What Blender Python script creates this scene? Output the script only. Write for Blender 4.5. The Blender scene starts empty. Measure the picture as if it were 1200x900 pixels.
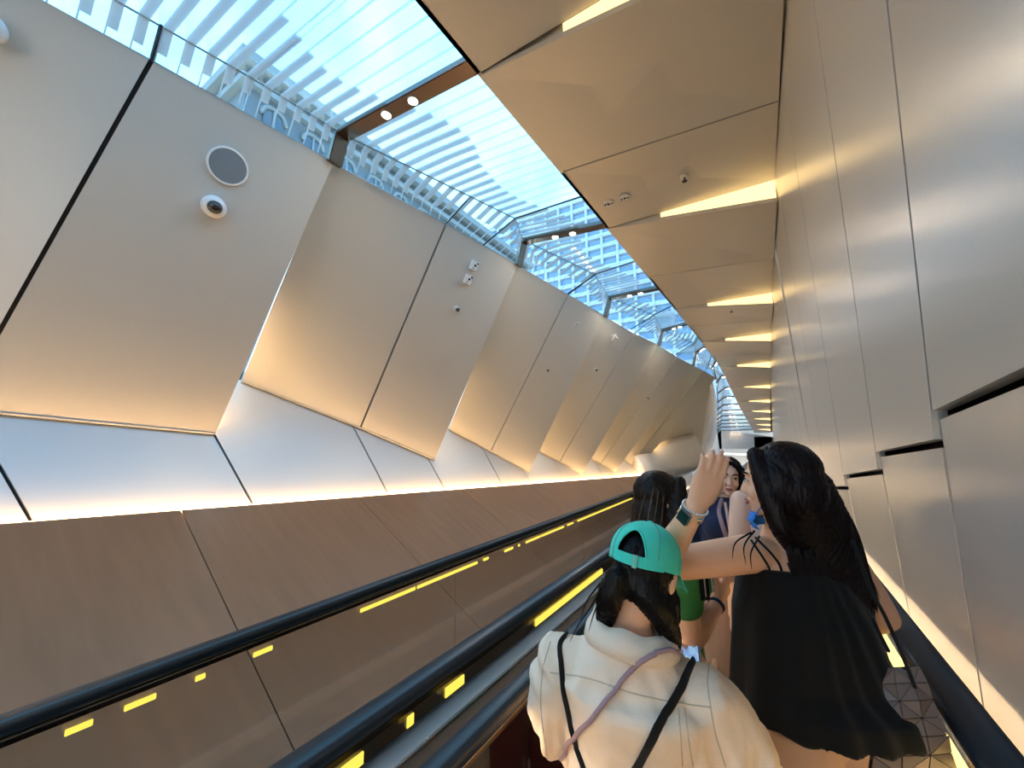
import bpy, bmesh, math, random
EXPOSURE = 2.4
from mathutils import Vector, Matrix, noise
from mathutils.bvhtree import BVHTree
random.seed(7)
SC = bpy.context.scene
COL = SC.collection
CZ = 1.65                     # eye height of the photographer above the walkway
F = 470.0                     # focal length in pixels of the 1200 wide frame
# ------------------------------------------------------------------ camera frame
_c = Vector((300.0, -68.0, -F)).normalized()            # tunnel direction in camera axes
_Z = Vector((0, -_c.z, _c.y)).normalized()
_X = _c.cross(_Z)
RM = Matrix((_X, _c, _Z))
def ray(p): return RM @ Vector((p[0]-600.0, 450.0-p[1], -F))
def W(px, py, depth):                                   # point seen at a pixel, at a depth along the view axis
    v = ray((px, py))*(depth/F); v.z += CZ; return v
def onpl(p, P0, n):                                     # point seen at a pixel, on a wall plane (eye-relative)
    v = ray(p); return v*(P0.dot(n)/v.dot(n))
def atX(p, x): v = ray(p); return v*(x/v.x)
def atY(p, y): v = ray(p); return v*(y/v.y)
def atZ(p, z): v = ray(p); return v*(z/v.z)
def up(v): return Vector((v[0], v[1], v[2]+CZ))
# ------------------------------------------------------------------ scene helpers
def link(o, parent=None):
    COL.objects.link(o)
    if parent is not None: o.parent = parent
    return o
def tag(o, label=None, cat=None, group=None, kind=None):
    if label: o['label'] = label
    if cat: o['category'] = cat
    if group: o['group'] = group
    if kind: o['kind'] = kind
    return o
def empty(name, loc=(0, 0, 0), parent=None):
    o = bpy.data.objects.new(name, None); o.location = loc; o.empty_display_size = .1
    link(o, parent); return o
def thing(name, label, cat, loc=(0, 0, 0), group=None):
    return tag(empty(name, loc), label, cat, group)
def setup(name, mat, bm=None, me=None, parent=None, smooth=False, abs_co=True):
    if me is None:
        me = bpy.data.meshes.new(name); bm.to_mesh(me); bm.free()
    if mat is not None:
        me.materials.clear()
        for m in (mat if isinstance(mat, (list, tuple)) else [mat]): me.materials.append(m)
    if smooth:
        for p in me.polygons: p.use_smooth = True
    o = bpy.data.objects.new(name, me)
    link(o, parent)
    if parent is not None and abs_co:                    # mesh given in world coordinates
        m = parent.matrix_world.copy() if False else Matrix.Translation(world_loc(parent))
        me.transform(m.inverted())
    return o
def world_loc(o):
    v = Vector(o.location)
    while o.parent: o = o.parent; v += Vector(o.location)
    return v
def origin_to(o, c=None):                                # move a mesh object's origin to the base of its mesh
    me = o.data
    xs = [v.co.x for v in me.vertices]; ys = [v.co.y for v in me.vertices]; zs = [v.co.z for v in me.vertices]
    c = Vector(((min(xs)+max(xs))/2, (min(ys)+max(ys))/2, min(zs))) if c is None else Vector(c)
    me.transform(Matrix.Translation(-c)); o.location = Vector(o.location)+c
    return o
def bm_new(): return bmesh.new()
def add_prism(bm, top, off):                             # polygon extruded along off
    n = len(top); off = Vector(off)
    a = [bm.verts.new(p) for p in top]; b = [bm.verts.new(Vector(p)+off) for p in top]
    bm.faces.new(a); bm.faces.new(b[::-1])
    for i in range(n): bm.faces.new((a[i], b[i], b[(i+1) % n], a[(i+1) % n]))
    return a, b
def add_box(bm, lo, hi):
    x0, y0, z0 = lo; x1, y1, z1 = hi
    add_prism(bm, [(x0, y0, z0), (x1, y0, z0), (x1, y1, z0), (x0, y1, z0)], (0, 0, z1-z0))
def inset_poly(poly, d):                                 # pull a polygon's corners in along its edges
    c = sum((Vector(p) for p in poly), Vector())/len(poly); n = len(poly); out = []
    nr = Vector()
    for i in range(n): nr += (Vector(poly[i])-c).cross(Vector(poly[(i+1) % n])-c)
    nr.normalize(); P = [Vector(p) for p in poly]
    dd = d if isinstance(d, (list, tuple)) else [d]*n    # inset of edge i (from i to i+1)
    for i in range(n):
        e0 = (P[i]-P[i-1]).normalized(); e1 = (P[(i+1) % n]-P[i]).normalized()
        n0 = nr.cross(e0); n1 = nr.cross(e1)
        k = 1+n0.dot(n1)
        s = e0.cross(e1).dot(nr)
        if abs(s) < 1e-3: out.append(P[i]+n0*dd[i-1]); continue
        out.append(P[i] + e1*(dd[i-1]/s) - e0*(dd[i]/s))
    return out
def fr(t): t = Vector(t).normalized(); a = Vector((0, 0, 1)) if abs(t.z) < .9 else Vector((1, 0, 0)); u = t.cross(a).normalized(); return u, u.cross(t).normalized()
def catmull(pts, k=4, vals=None):
    P = [Vector(p) for p in pts]; out = []; vo = []
    for i in range(len(P)-1):
        p0 = P[i-1] if i else P[0]*2-P[1]; p1 = P[i]; p2 = P[i+1]; p3 = P[i+2] if i+2 < len(P) else P[-1]*2-P[-2]
        for j in range(k):
            t = j/k
            out.append(.5*((2*p1)+(p2-p0)*t+(2*p0-5*p1+4*p2-p3)*t*t+(3*p1-p0-3*p2+p3)*t**3))
            if vals: vo.append(vals[i]*(1-t)+vals[i+1]*t)
    out.append(P[-1])
    if vals: vo.append(vals[-1]); return out, vo
    return out
def add_rings(bm, rings, cap=True, closed=True):
    vs = [[bm.verts.new(p) for p in r] for r in rings]; n = len(rings[0])
    for i in range(len(vs)-1):
        for j in range(n if closed else n-1):
            bm.faces.new((vs[i][j], vs[i][(j+1) % n], vs[i+1][(j+1) % n], vs[i+1][j]))
    if cap and closed:
        bm.faces.new(vs[0][::-1]); bm.faces.new(vs[-1])
    return vs
def add_tube(bm, pts, radii, seg=12, rnd=True, smooth=0, flat=None):
    if not isinstance(radii, (list, tuple)): radii = [radii]*len(pts)
    if smooth: pts, radii = catmull(pts, smooth, list(radii))
    P = [Vector(p) for p in pts]; radii = list(radii)
    rings = []; u = None
    for i in range(len(P)):
        t = (P[min(i+1, len(P)-1)]-P[max(i-1, 0)]).normalized()
        if u is None: u, v = fr(t)
        else:
            u = (u-t*u.dot(t)).normalized(); v = u.cross(t).normalized()
        a, b = (u, v)
        if flat is not None:                             # flat = (direction of the thin axis, ratio)
            b = (Vector(flat[0])-t*Vector(flat[0]).dot(t)).normalized(); a = b.cross(t).normalized()
            b = b*flat[1]
        r = radii[i]
        def ring(c, rr): return [c+(a*math.cos(2*math.pi*k/seg)+b*math.sin(2*math.pi*k/seg))*rr for k in range(seg)]
        if rnd and i == 0:
            for ph in (80, 55, 28): rings.append(ring(P[0]-t*r*math.sin(math.radians(ph)), r*math.cos(math.radians(ph))))
        rings.append(ring(P[i], r))
        if rnd and i == len(P)-1:
            for ph in (28, 55, 80): rings.append(ring(P[-1]+t*r*math.sin(math.radians(ph)), r*math.cos(math.radians(ph))))
    add_rings(bm, rings)
def add_ellipsoid(bm, c, r, rot=None, seg=20, rng=14):
    rot = rot or Matrix.Identity(3); c = Vector(c); rings = []
    for i in range(1, rng):
        th = math.pi*i/rng
        rings.append([c+rot @ Vector((r[0]*math.sin(th)*math.cos(2*math.pi*k/seg), r[1]*math.sin(th)*math.sin(2*math.pi*k/seg), -r[2]*math.cos(th))) for k in range(seg)])
    vs = add_rings(bm, rings, cap=False)
    b = bm.verts.new(c+rot @ Vector((0, 0, -r[2]))); t = bm.verts.new(c+rot @ Vector((0, 0, r[2])))
    for k in range(seg):
        bm.faces.new((b, vs[0][(k+1) % seg], vs[0][k])); bm.faces.new((t, vs[-1][k], vs[-1][(k+1) % seg]))
def add_disc(bm, c, n, r, h, seg=32, prof=((1, 0), (1, 1))):     # lathe around n: prof = (radius factor, height factor)
    u, v = fr(n); n = Vector(n).normalized(); c = Vector(c)
    add_rings(bm, [[c+(u*math.cos(2*math.pi*k/seg)+v*math.sin(2*math.pi*k/seg))*r*a+n*h*b for k in range(seg)] for a, b in prof])
def recalc(bm): bmesh.ops.recalc_face_normals(bm, faces=bm.faces[:])
# ------------------------------------------------------------------ materials
def newmat(name):
    m = bpy.data.materials.new(name); m.use_nodes = True
    nt = m.node_tree; b = nt.nodes['Principled BSDF']; return m, nt, b
def col4(c): return (c[0], c[1], c[2], 1)
def pmat(name, col, rough=.5, metal=0., spec=.5, noise_s=None, noise_a=.08, bump=None, emit=None, coat=0., sheen=0., sss=0., stretch=(1, 1, 1), detail=4):
    m, nt, b = newmat(name); L = nt.links
    b.inputs['Base Color'].default_value = col4(col); b.inputs['Roughness'].default_value = rough
    b.inputs['Metallic'].default_value = metal; b.inputs['Specular IOR Level'].default_value = spec
    b.inputs['Coat Weight'].default_value = coat; b.inputs['Sheen Weight'].default_value = sheen
    if sss:
        b.inputs['Subsurface Weight'].default_value = sss; b.inputs['Subsurface Radius'].default_value = (.02, .008, .004); b.inputs['Subsurface Scale'].default_value = .5
    if emit: b.inputs['Emission Color'].default_value = col4(emit[0]); b.inputs['Emission Strength'].default_value = emit[1]
    if noise_s:
        tc = nt.nodes.new('ShaderNodeTexCoord'); mp = nt.nodes.new('ShaderNodeMapping'); mp.inputs['Scale'].default_value = stretch
        nz = nt.nodes.new('ShaderNodeTexNoise'); nz.inputs['Scale'].default_value = noise_s; nz.inputs['Detail'].default_value = detail
        L.new(tc.outputs['Object'], mp.inputs[0]); L.new(mp.outputs[0], nz.inputs['Vector'])
        mx = nt.nodes.new('ShaderNodeMix'); mx.data_type = 'RGBA'
        mx.inputs[6].default_value = col4([c*(1-noise_a) for c in col]); mx.inputs[7].default_value = col4([min(1, c*(1+noise_a)) for c in col])
        L.new(nz.outputs['Fac'], mx.inputs[0]); L.new(mx.outputs[2], b.inputs['Base Color'])
        if bump:
            bp = nt.nodes.new('ShaderNodeBump'); bp.inputs['Strength'].default_value = bump[0]; bp.inputs['Distance'].default_value = bump[1]
            L.new(nz.outputs['Fac'], bp.inputs['Height']); L.new(bp.outputs[0], b.inputs['Normal'])
    return m
def glassmat(name, tint, refl=.5, rough=.02, ior=1.5):
    m = bpy.data.materials.new(name); m.use_nodes = True; nt = m.node_tree; nt.nodes.clear(); L = nt.links
    o = nt.nodes.new('ShaderNodeOutputMaterial'); t = nt.nodes.new('ShaderNodeBsdfTransparent'); t.inputs[0].default_value = col4(tint)
    g = nt.nodes.new('ShaderNodeBsdfGlossy'); g.inputs['Roughness'].default_value = rough
    lw = nt.nodes.new('ShaderNodeLayerWeight'); lw.inputs[0].default_value = .5
    pw = nt.nodes.new('ShaderNodeMath'); pw.operation = 'POWER'; pw.inputs[1].default_value = 5; L.new(lw.outputs['Facing'], pw.inputs[0])
    f = nt.nodes.new('ShaderNodeMath'); f.operation = 'MULTIPLY_ADD'; f.inputs[1].default_value = .96; f.inputs[2].default_value = .04; L.new(pw.outputs[0], f.inputs[0])
    ml = nt.nodes.new('ShaderNodeMath'); ml.operation = 'MULTIPLY'; ml.inputs[1].default_value = refl; ml.use_clamp = True
    x = nt.nodes.new('ShaderNodeMixShader'); L.new(f.outputs[0], ml.inputs[0]); L.new(ml.outputs[0], x.inputs[0]); L.new(t.outputs[0], x.inputs[1]); L.new(g.outputs[0], x.inputs[2]); L.new(x.outputs[0], o.inputs[0])
    return m, nt, x, o
def emat(name, col, s):
    m = bpy.data.materials.new(name); m.use_nodes = True; nt = m.node_tree; nt.nodes.clear()
    o = nt.nodes.new('ShaderNodeOutputMaterial'); e = nt.nodes.new('ShaderNodeEmission'); e.inputs[0].default_value = col4(col); e.inputs[1].default_value = s
    nt.links.new(e.outputs[0], o.inputs[0]); return m
M = {}
M['panel'] = pmat('satin_white_panel', (.60, .60, .575), .42, .25, .5, noise_s=90, noise_a=.03, bump=(.05, .002))
M['panel_r'] = pmat('satin_white_panel_right', (.60, .61, .60), .29, .40, .5, noise_s=90, noise_a=.03, bump=(.04, .002))
M['ceil'] = pmat('satin_beige_panel', (.66, .63, .57), .42, .2, .5, noise_s=90, noise_a=.03, bump=(.05, .002))
M['dark'] = pmat('black_gap', (.012, .010, .012), .6, noise_s=20, noise_a=.1)
M['brown'] = pmat('bronze_cladding', (.285, .145, .078), .42, .15, .5, noise_s=3.0, noise_a=.22, stretch=(.6, 6, .6), detail=6)
M['brown_pale'] = pmat('pale_bronze_skirt', (.46, .28, .17), .38, .15, .5, noise_s=3.0, noise_a=.15, stretch=(.6, 6, .6), detail=6)
M['bronze'] = pmat('dark_bronze_metal', (.16, .115, .085), .22, .85, .5, noise_s=8, noise_a=.1)
M['rubber'] = pmat('handrail_rubber', (.012, .017, .024), .36, 0, .5, noise_s=30, noise_a=.1)
M['steel'] = pmat('brushed_steel', (.62, .64, .66), .28, .95, .5, noise_s=4, noise_a=.08, stretch=(1, .05, 1))
M['chrome'] = pmat('thin_chrome_trim', (.75, .76, .78), .12, 1., .5, noise_s=4, noise_a=.03)
M['tread'] = pmat('ribbed_steel_tread', (.40, .39, .37), .4, .5, .5, noise_s=10, noise_a=.1)
M['white'] = pmat('white_plastic', (.78, .78, .78), .35, noise_s=40, noise_a=.02)
M['greymesh'] = pmat('grey_speaker_mesh', (.20, .225, .25), .6, noise_s=400, noise_a=.3)
M['lens'] = pmat('black_glossy_plastic', (.012, .012, .014), .08, 0, .7, noise_s=10, noise_a=.1)
M['midgrey'] = pmat('grey_plastic', (.15, .15, .155), .5, noise_s=30, noise_a=.1)
M['led_warm'] = emat('warm_led_cove', (1.0, .58, .23), 11)
M['led_slot'] = emat('warm_led_slot', (1.0, .66, .26), .48)
M['led_step'] = emat('warm_led_step', (1.0, .60, .26), 7)
M['glow_yellow'] = emat('yellow_led_and_reflection', (1.0, .74, .10), .24)  # also glows for the reflected dashes on the opposite glass
M['led_pale'] = emat('pale_yellow_led', (1.0, .74, .22), .45)
M['led_rail'] = emat('warm_rail_light', (1.0, .68, .34), 15)
M['lamp'] = emat('warm_downlight', (1.0, .78, .54), 150)
M['balglass'], *_ = glassmat('balustrade_glass', (.90, .85, .78), 2.6, .03)
# skylight glass with the keyboard-like white frit
def fritmat(name, base_frit, thin):
    m, nt, x, o = glassmat(name, (.72, .88, .96), 1.0, .01)
    L = nt.links
    def mth(op, a, b=None):
        n = nt.nodes.new('ShaderNodeMath'); n.operation = op
        for i, v in enumerate((a, b)):
            if v is None: continue
            if isinstance(v, (int, float)): n.inputs[i].default_value = v
            else: L.new(v, n.inputs[i])
        return n.outputs[0]
    uv = nt.nodes.new('ShaderNodeUVMap'); sp = nt.nodes.new('ShaderNodeSeparateXYZ'); L.new(uv.outputs[0], sp.inputs[0])
    u, v = sp.outputs[0], sp.outputs[1]
    s = mth('DIVIDE', u, .105); idx = mth('FLOOR', s); fr_ = mth('SUBTRACT', s, idx)
    edge = mth('ADD', base_frit, mth('MULTIPLY', mth('SINE', mth('MULTIPLY', idx, .38)), .13))
    wide = mth('LESS_THAN', v, edge)
    w = mth('ADD', mth('MULTIPLY', wide, .46-thin), thin)
    msk = mth('LESS_THAN', fr_, w)
    tr = nt.nodes.new('ShaderNodeBsdfTransparent'); tr.inputs[0].default_value = (.42, .46, .48, 1)
    tl = nt.nodes.new('ShaderNodeBsdfTranslucent'); tl.inputs[0].default_value = (.50, .55, .58, 1)
    df = nt.nodes.new('ShaderNodeBsdfDiffuse'); df.inputs[0].default_value = (.62, .66, .68, 1)
    a = nt.nodes.new('ShaderNodeMixShader'); a.inputs[0].default_value = .5; L.new(tl.outputs[0], a.inputs[1]); L.new(df.outputs[0], a.inputs[2])
    b = nt.nodes.new('ShaderNodeMixShader'); b.inputs[0].default_value = .68; L.new(tr.outputs[0], b.inputs[1]); L.new(a.outputs[0], b.inputs[2])
    c = nt.nodes.new('ShaderNodeMixShader'); L.new(msk, c.inputs[0]); L.new(x.outputs[0], c.inputs[1]); L.new(b.outputs[0], c.inputs[2])
    L.new(c.outputs[0], o.inputs[0]); return m
M['frit'] = fritmat('fritted_skylight_glass', .46, .06)
M['frit_side'] = fritmat('fritted_side_glass', .55, .07)
# ------------------------------------------------------------------ the left wall (shingled panels)
D = Vector((0.16499766, 0.98535158, -0.04310492))
Pw = Vector((-3.04103228, 1.0993986, 1.9044263)); Nw = Vector((0.87349533, -0.16628331, -0.45755412))
C0 = Vector((-3.55, 1.72, -.505)); E0 = Vector((-3.92, 1.54, .06)); DL = Vector((.135, .985, -.04))
NL = DL.cross(E0-C0).normalized()
if NL.x < 0: NL = -NL
def onW(p): return up(onpl(p, Pw, Nw))
def onL(p): return up(onpl(p, C0, NL))
wall_left = tag(empty('wall_left'), 'left tunnel wall of folded white panels over a glowing cove', kind='structure')
# tops and bottoms of module edges E and mid seams S (pixels of the photograph, near to far)
Et = [None, (391, 190), (607, 310), (709, 370), (772, 404), (812, 428), (839, 443)]
Eb = [None, (252, 509), (509, 539), (620, 553), (682, 556), (721, 553), (748, 549)]
Cb = [None, (283, 447), (526, 503), (632, 529), (693, 538), (731, 539)]
St = [(178, 70), (523, 262), (666, 345), (743, 391), (793, 418), (824, 434)]
Sb = [None, (422, 502), (575, 529), (656, 541), (704, 543), (740, 544)]
ETop = [onW(p) if p else None for p in Et]; EBot = [onL(p) if p else None for p in Eb]
CBot = [onL(p) if p else None for p in Cb]; STop = [onW(p) for p in St]; SBot = [onL(p) if p else None for p in Sb]
SBot[0] = onL((0, 485)); SBot[0] = SBot[0]+(SBot[0]-EBot[1])*.15
MOD = (EBot[1]-EBot[3])*.5
CBot[0] = CBot[1]+MOD; ETop[0] = ETop[1]+(ETop[1]-ETop[2]); EBot[0] = EBot[1]+(EBot[1]-EBot[2])*1.0
CTop = [ (ETop[i] - Nw*.05) if ETop[i] else None for i in range(7)]
tout = -Nw*.03
def slab(name, poly, mat, parent, off, gap=0.):
    poly = inset_poly(poly, gap) if gap else poly
    bm = bm_new(); add_prism(bm, poly, off); recalc(bm)
    return setup(name, mat, bm, parent=parent)
def lerp(a, b, t): return a+(b-a)*t
def gridslab(name, poly, mat, parent, off, gap=0., n=8):       # gently twisted panel: bilinear grid with thickness
    tl, tr, br, bl = inset_poly(poly, gap) if gap else [Vector(p) for p in poly]
    bm = bm_new(); off = Vector(off)
    F_ = [[bm.verts.new(lerp(lerp(tl, tr, i/n), lerp(bl, br, i/n), j/n)) for i in range(n+1)] for j in range(n+1)]
    B_ = [[bm.verts.new(v.co+off) for v in r] for r in F_]
    for j in range(n):
        for i in range(n):
            f = bm.faces.new((F_[j][i], F_[j][i+1], F_[j+1][i+1], F_[j+1][i])); f.smooth = True
            bm.faces.new((B_[j][i], B_[j+1][i], B_[j+1][i+1], B_[j][i+1]))
    for i in range(n):
        bm.faces.new((F_[0][i], B_[0][i], B_[0][i+1], F_[0][i+1])); bm.faces.new((F_[n][i], F_[n][i+1], B_[n][i+1], B_[n][i]))
        bm.faces.new((F_[i][0], F_[i+1][0], B_[i+1][0], B_[i][0])); bm.faces.new((F_[i][n], B_[i][n], B_[i+1][n], F_[i+1][n]))
    bm.edges.ensure_lookup_table()
    for e in bm.edges: e.smooth = len(e.link_faces) == 2 and all(f.smooth for f in e.link_faces)
    recalc(bm)
    return setup(name, mat, bm, parent=parent)
halves = []
# near modules, behind and beside the photographer
E_1t = ETop[0]; E_1b = EBot[0]
for k in range(-2, 0):
    sh = (ETop[1]-ETop[2])*(-k); shb = (EBot[1]-EBot[2])*(-k)
    halves.append((CTop[1]+sh, STop[0]+sh+(ETop[1]-ETop[2])*0, SBot[0]+shb, CBot[1]+shb, True))
    halves.append((STop[0]+sh, ETop[1]+sh, EBot[1]+shb, SBot[0]+shb, False))
halves.append((ETop[0]-Nw*.05, STop[0], SBot[0], CBot[1]+(CBot[1]-CBot[2]), True))
halves.append((STop[0], ETop[1], EBot[1], SBot[0], False))
for i in range(1, 6):
    halves.append((CTop[i], STop[i], SBot[i], CBot[i], True))
    halves.append((STop[i], ETop[i+1], EBot[i+1], SBot[i], False))
for tl, tr, br, bl, first in halves:
    if first: gaps = [0, .011, .0, 0]       # edges: top, right seam, bottom, left
    else: gaps = [0, 0, 0, .011]
    gridslab('upper_panel', [tl, tr, br, bl], M['panel'], wall_left, tout, gaps)
    # dark backing in the seam
    if first:
        bm = bm_new(); a = tr+tout; b = br+tout; w = (tr-tl).normalized()*.06
        add_prism(bm, [a-w, a+w, b+w, b-w], tout*.5); recalc(bm); setup('seam_gap', M['dark'], bm, parent=wall_left)
    else:                                    # return that closes the step to the next, recessed panel
        bm = bm_new(); rr_ = (tr-tl).normalized()*-.045; add_prism(bm, [tr+rr_+tout, br+rr_+tout, br+rr_-Nw*.50, tr+rr_-Nw*.08], (tr-tl).normalized()*-.02); recalc(bm)
        setup('panel_return', M['panel'], bm, parent=wall_left)
        bm = bm_new(); q0 = lerp(br, tr, .03)-Nw*.10; q1 = lerp(br, tr, .42)-Nw*.045
        s = (tr-tl).normalized()*-.02
        add_tube(bm, [q0+s, q1+s], .008, 8); setup('glow_strip', M['led_step'], bm, parent=wall_left)
    # slim lip along the foot of the panel
    bm = bm_new(); add_prism(bm, [bl+NL*.004, br+NL*.004, br+NL*.004+(tr-br).normalized()*.012, bl+NL*.004+(tl-bl).normalized()*.012], Nw*.012); recalc(bm)
    setup('panel_lip', M['panel'], bm, parent=wall_left)
# lower panels between the zigzag and the cove
covepx = [(41, 610), (298, 592), (455, 580), (523, 577), (590, 572), (625, 570), (661, 563.5), (686, 562), (707, 560), (724, 558), (741, 557), (749, 556)]
toppt = [SBot[0], EBot[1], SBot[1], EBot[2], SBot[2], EBot[3], SBot[3], EBot[4], SBot[4], EBot[5], SBot[5], EBot[6]]
cov = [onL(p) for p in covepx]
cs = (cov[1]-cov[7]).normalized(); clen = (cov[0]-cov[1]).length
cov = [cov[0]+cs*clen*k for k in (4, 3, 2, 1)]+cov
tp = [SBot[0]+(EBot[1]-EBot[2])*2, EBot[0]+(EBot[1]-EBot[2])+(SBot[0]-EBot[1])*0, SBot[0]+(EBot[1]-EBot[2]), EBot[0]]
toppt = tp+toppt
dn = (C0-E0).normalized()*.16
upx = (E0-C0).normalized()
for i in range(len(cov)-1):
    a, b, c, d_ = cov[i]+dn, cov[i+1]+dn, toppt[i+1]-NL*.012, toppt[i]-NL*.012
    # carry the panel up behind the shingles
    g = .009 if i < 9 else .004
    slab('lower_panel', [a-NL*.012, b-NL*.012, c+upx*.62, d_+upx*.62], M['panel'], wall_left, -NL*.025, [0, g, 0, g])
bm = bm_new()
add_prism(bm, [cov[0]+dn*1.5-NL*.045, cov[-1]+dn*1.5-NL*.045, toppt[-1]-NL*.045+upx*.7, toppt[0]-NL*.045+upx*.7], -NL*.02); recalc(bm)
setup('wall_backing', M['dark'], bm, parent=wall_left)
# cove light and bronze cladding below it
def brtop(p): v = onpl(p, C0, NL)*.972; return up(v)
brp = [cov[0]*1, cov[-1]*1]
b0 = brtop((41, 610.5)); b1 = brtop((749, 557)); bd = (b1-b0)
bt0 = b0-bd*(4.6/bd.length); bt1 = b1+bd*(5.0/bd.length)
bm = bm_new()
q0 = cov[0]+dn*.22+NL*.03; q1 = cov[-1]+dn*.22+NL*.03
add_tube(bm, [q0, q1], .012, 8); setup('cove_light', M['led_warm'], bm, parent=wall_left)
CL = -1.70                                   # foot line of the cladding, beside the far handrail
def tpx(p): return (brtop(p)-bt0).dot(bt1-bt0)/(bt1-bt0).length_squared
ta, dt_ = tpx((212, 600)), tpx((420, 584))-tpx((212, 600)); tend = (15.6-bt0.y)/(bt1.y-bt0.y)
cuts = [0]+[ta+dt_*k for k in range(-6, 40) if 0.01 < ta+dt_*k < tend-.01]+[tend]
for t0, t1 in zip(cuts, cuts[1:]):
    A, B = lerp(bt0, bt1, t0), lerp(bt0, bt1, t1)
    A.x = min(A.x, CL-.27); B.x = min(B.x, CL-.27)
    fa, fb = Vector((CL-.06, A.y-.1, CZ-1.32)), Vector((CL-.06, B.y-.1, CZ-1.32))
    slab('bronze_cladding_panel', [A, B, fb, fa], M['brown'], wall_left, (-.01, 0, -.03), [0, .003, 0, .003])
A = B
lastA = A
bm = bm_new(); add_box(bm, (CL-.10, -4.5, .0), (CL-.06, 16, CZ-1.3)); setup('bronze_skirt', M['brown_pale'], bm, parent=wall_left)
bm = bm_new(); add_prism(bm, [bt0+Vector((-.01, 0, -.09)), A+Vector((-.01, 0, -.09)), Vector((CL-.12, A.y, CZ-1.42)), Vector((CL-.12, bt0.y, CZ-1.42))], (0, 0, -.02)); recalc(bm)
setup('cladding_backing', M['dark'], bm, parent=wall_left)
# the wall bends away further down the tunnel
slope0, slope1 = Vector((0, 12, 2.0)), Vector((0, 31, .85))
Ns = (slope1-slope0).cross(Vector((1, 0, 0))).normalized()
def onS(p): return up(onpl(p, slope0, Ns))
fT = [ETop[6]-Nw*.12, onS((840, 470)), onS((840, 488)), onS((840, 506))]
fB = [EBot[6]-Nw*.12, Vector((-1.95, 14.5, CZ-.62)), Vector((-2.3, 20, CZ-.62)), Vector((-3.2, 30, CZ-.62))]
for i in range(3):
    slab('far_upper_panel', [fT[i], fT[i+1], fB[i+1], fB[i]], M['panel'], wall_left, -Nw*.03, [0, .01, 0, .01])
slab('far_lower_panel', [fB[0]+NL*0, fB[3], fB[3]-Vector((0, 0, .8)), fB[0]-Vector((0, 0, .8))], M['panel'], wall_left, -Nw*.03)
fq = [q1, Vector((-2.02, 14.5, CZ-.60)), Vector((-2.36, 20, CZ-.60)), Vector((-3.25, 30, CZ-.60))]
bm = bm_new(); add_tube(bm, [p+Vector((.07, 0, -.10)) for p in fq], .012, 8); setup('cove_light', M['led_warm'], bm, parent=wall_left)
# ------------------------------------------------------------------ ceiling on the right of the skylight
ceiling = tag(empty('ceiling'), 'beige panelled ceiling with wedge shaped light slots', kind='structure')
def xe(y): return -1.245+.032*max(-2, min(y, 9)) if y < 8 else -.99+.012*(y-8)
def zc(y): return 2.0 if y <= 12 else 2.0-(y-12)*.0605
slots = [-3.9, -1.2, 1.54, 3.48, 6.28, 8.7, 11.9, 15.2, 18.4, 21.6, 24.8, 28.0, 31.2, 34.4]
mids = [-2.5, .2, 2.52, 4.84, 7.4, 10.4, 13.6, 16.8, 20, 23.2, 26.4, 29.6, 32.8]
JX = .2
def xj(y): return JX
def xe2(y):
    if y <= 12.2: return xe(y)
    t = (y-12.2)/22; return -.93+.22*max(0, t-.35)
for i in range(len(slots)-1):
    a, m_, b = slots[i], mids[i], slots[i+1]
    dip = .17 if a < 12 else .13
    def pt(x, y, s): return up((x, y, zc(y)-s))
    tmid = (b-m_)/(b-a)
    slab('ceiling_panel', [pt(xe2(a), a+.012, .0), pt(xj(a), a+.012, dip), pt(xj(m_), m_, dip*tmid), pt(xe2(m_), m_, 0)], M['ceil'], ceiling, (0, 0, .03), [0, 0, .007, 0])
    slab('ceiling_panel', [pt(xe2(m_), m_, 0), pt(xj(m_), m_, dip*tmid), pt(xj(b), b-.004, 0), pt(xe2(b), b-.004, 0)], M['ceil'], ceiling, (0, 0, .03), [.007, 0, 0, 0])
    # closing face of the slot: plain at its narrow end, a warm light diffuser at its wide end
    for nm, m_s, t0, t1 in (('slot_return', M['ceil'], 0, .36), ('slot_light', M['led_slot'], .36, 1)):
        def sp(t, lo): x = lerp(xe2(a), xj(a), t); return pt(x, a+(.030 if lo else .022), dip*t-.006 if lo else -.030)
        bm = bm_new(); add_prism(bm, [sp(t0, True), sp(t1, True), sp(t1, False), sp(t0, False)], (0, .012, 0)); recalc(bm)
        setup(nm, m_s, bm, parent=ceiling)
bm = bm_new()
for i in range(len(slots)-1):
    a, b = slots[i], slots[i+1]
    add_prism(bm, [up((xe2(a)+.02, a+.0, zc(a)+.07)), up((.5, a, zc(a)+.07)), up((.5, b, zc(b)+.07)), up((xe2(b)+.02, b, zc(b)+.07))], (0, 0, .05))
recalc(bm); setup('ceiling_backing', M['dark'], bm, parent=ceiling)
# fascia that closes the ceiling edge up to the glass
for i in range(len(slots)-1):
    a, b = slots[i], slots[i+1]
    bm = bm_new(); add_prism(bm, [up((xe2(a), a, zc(a))), up((xe2(b), b, zc(b))), up((xe2(b)-.02, b, zc(b)+.34)), up((xe2(a)-.02, a, zc(a)+.34))], (.025, 0, 0)); recalc(bm)
    setup('edge_fascia', M['ceil'], bm, parent=ceiling)
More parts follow.
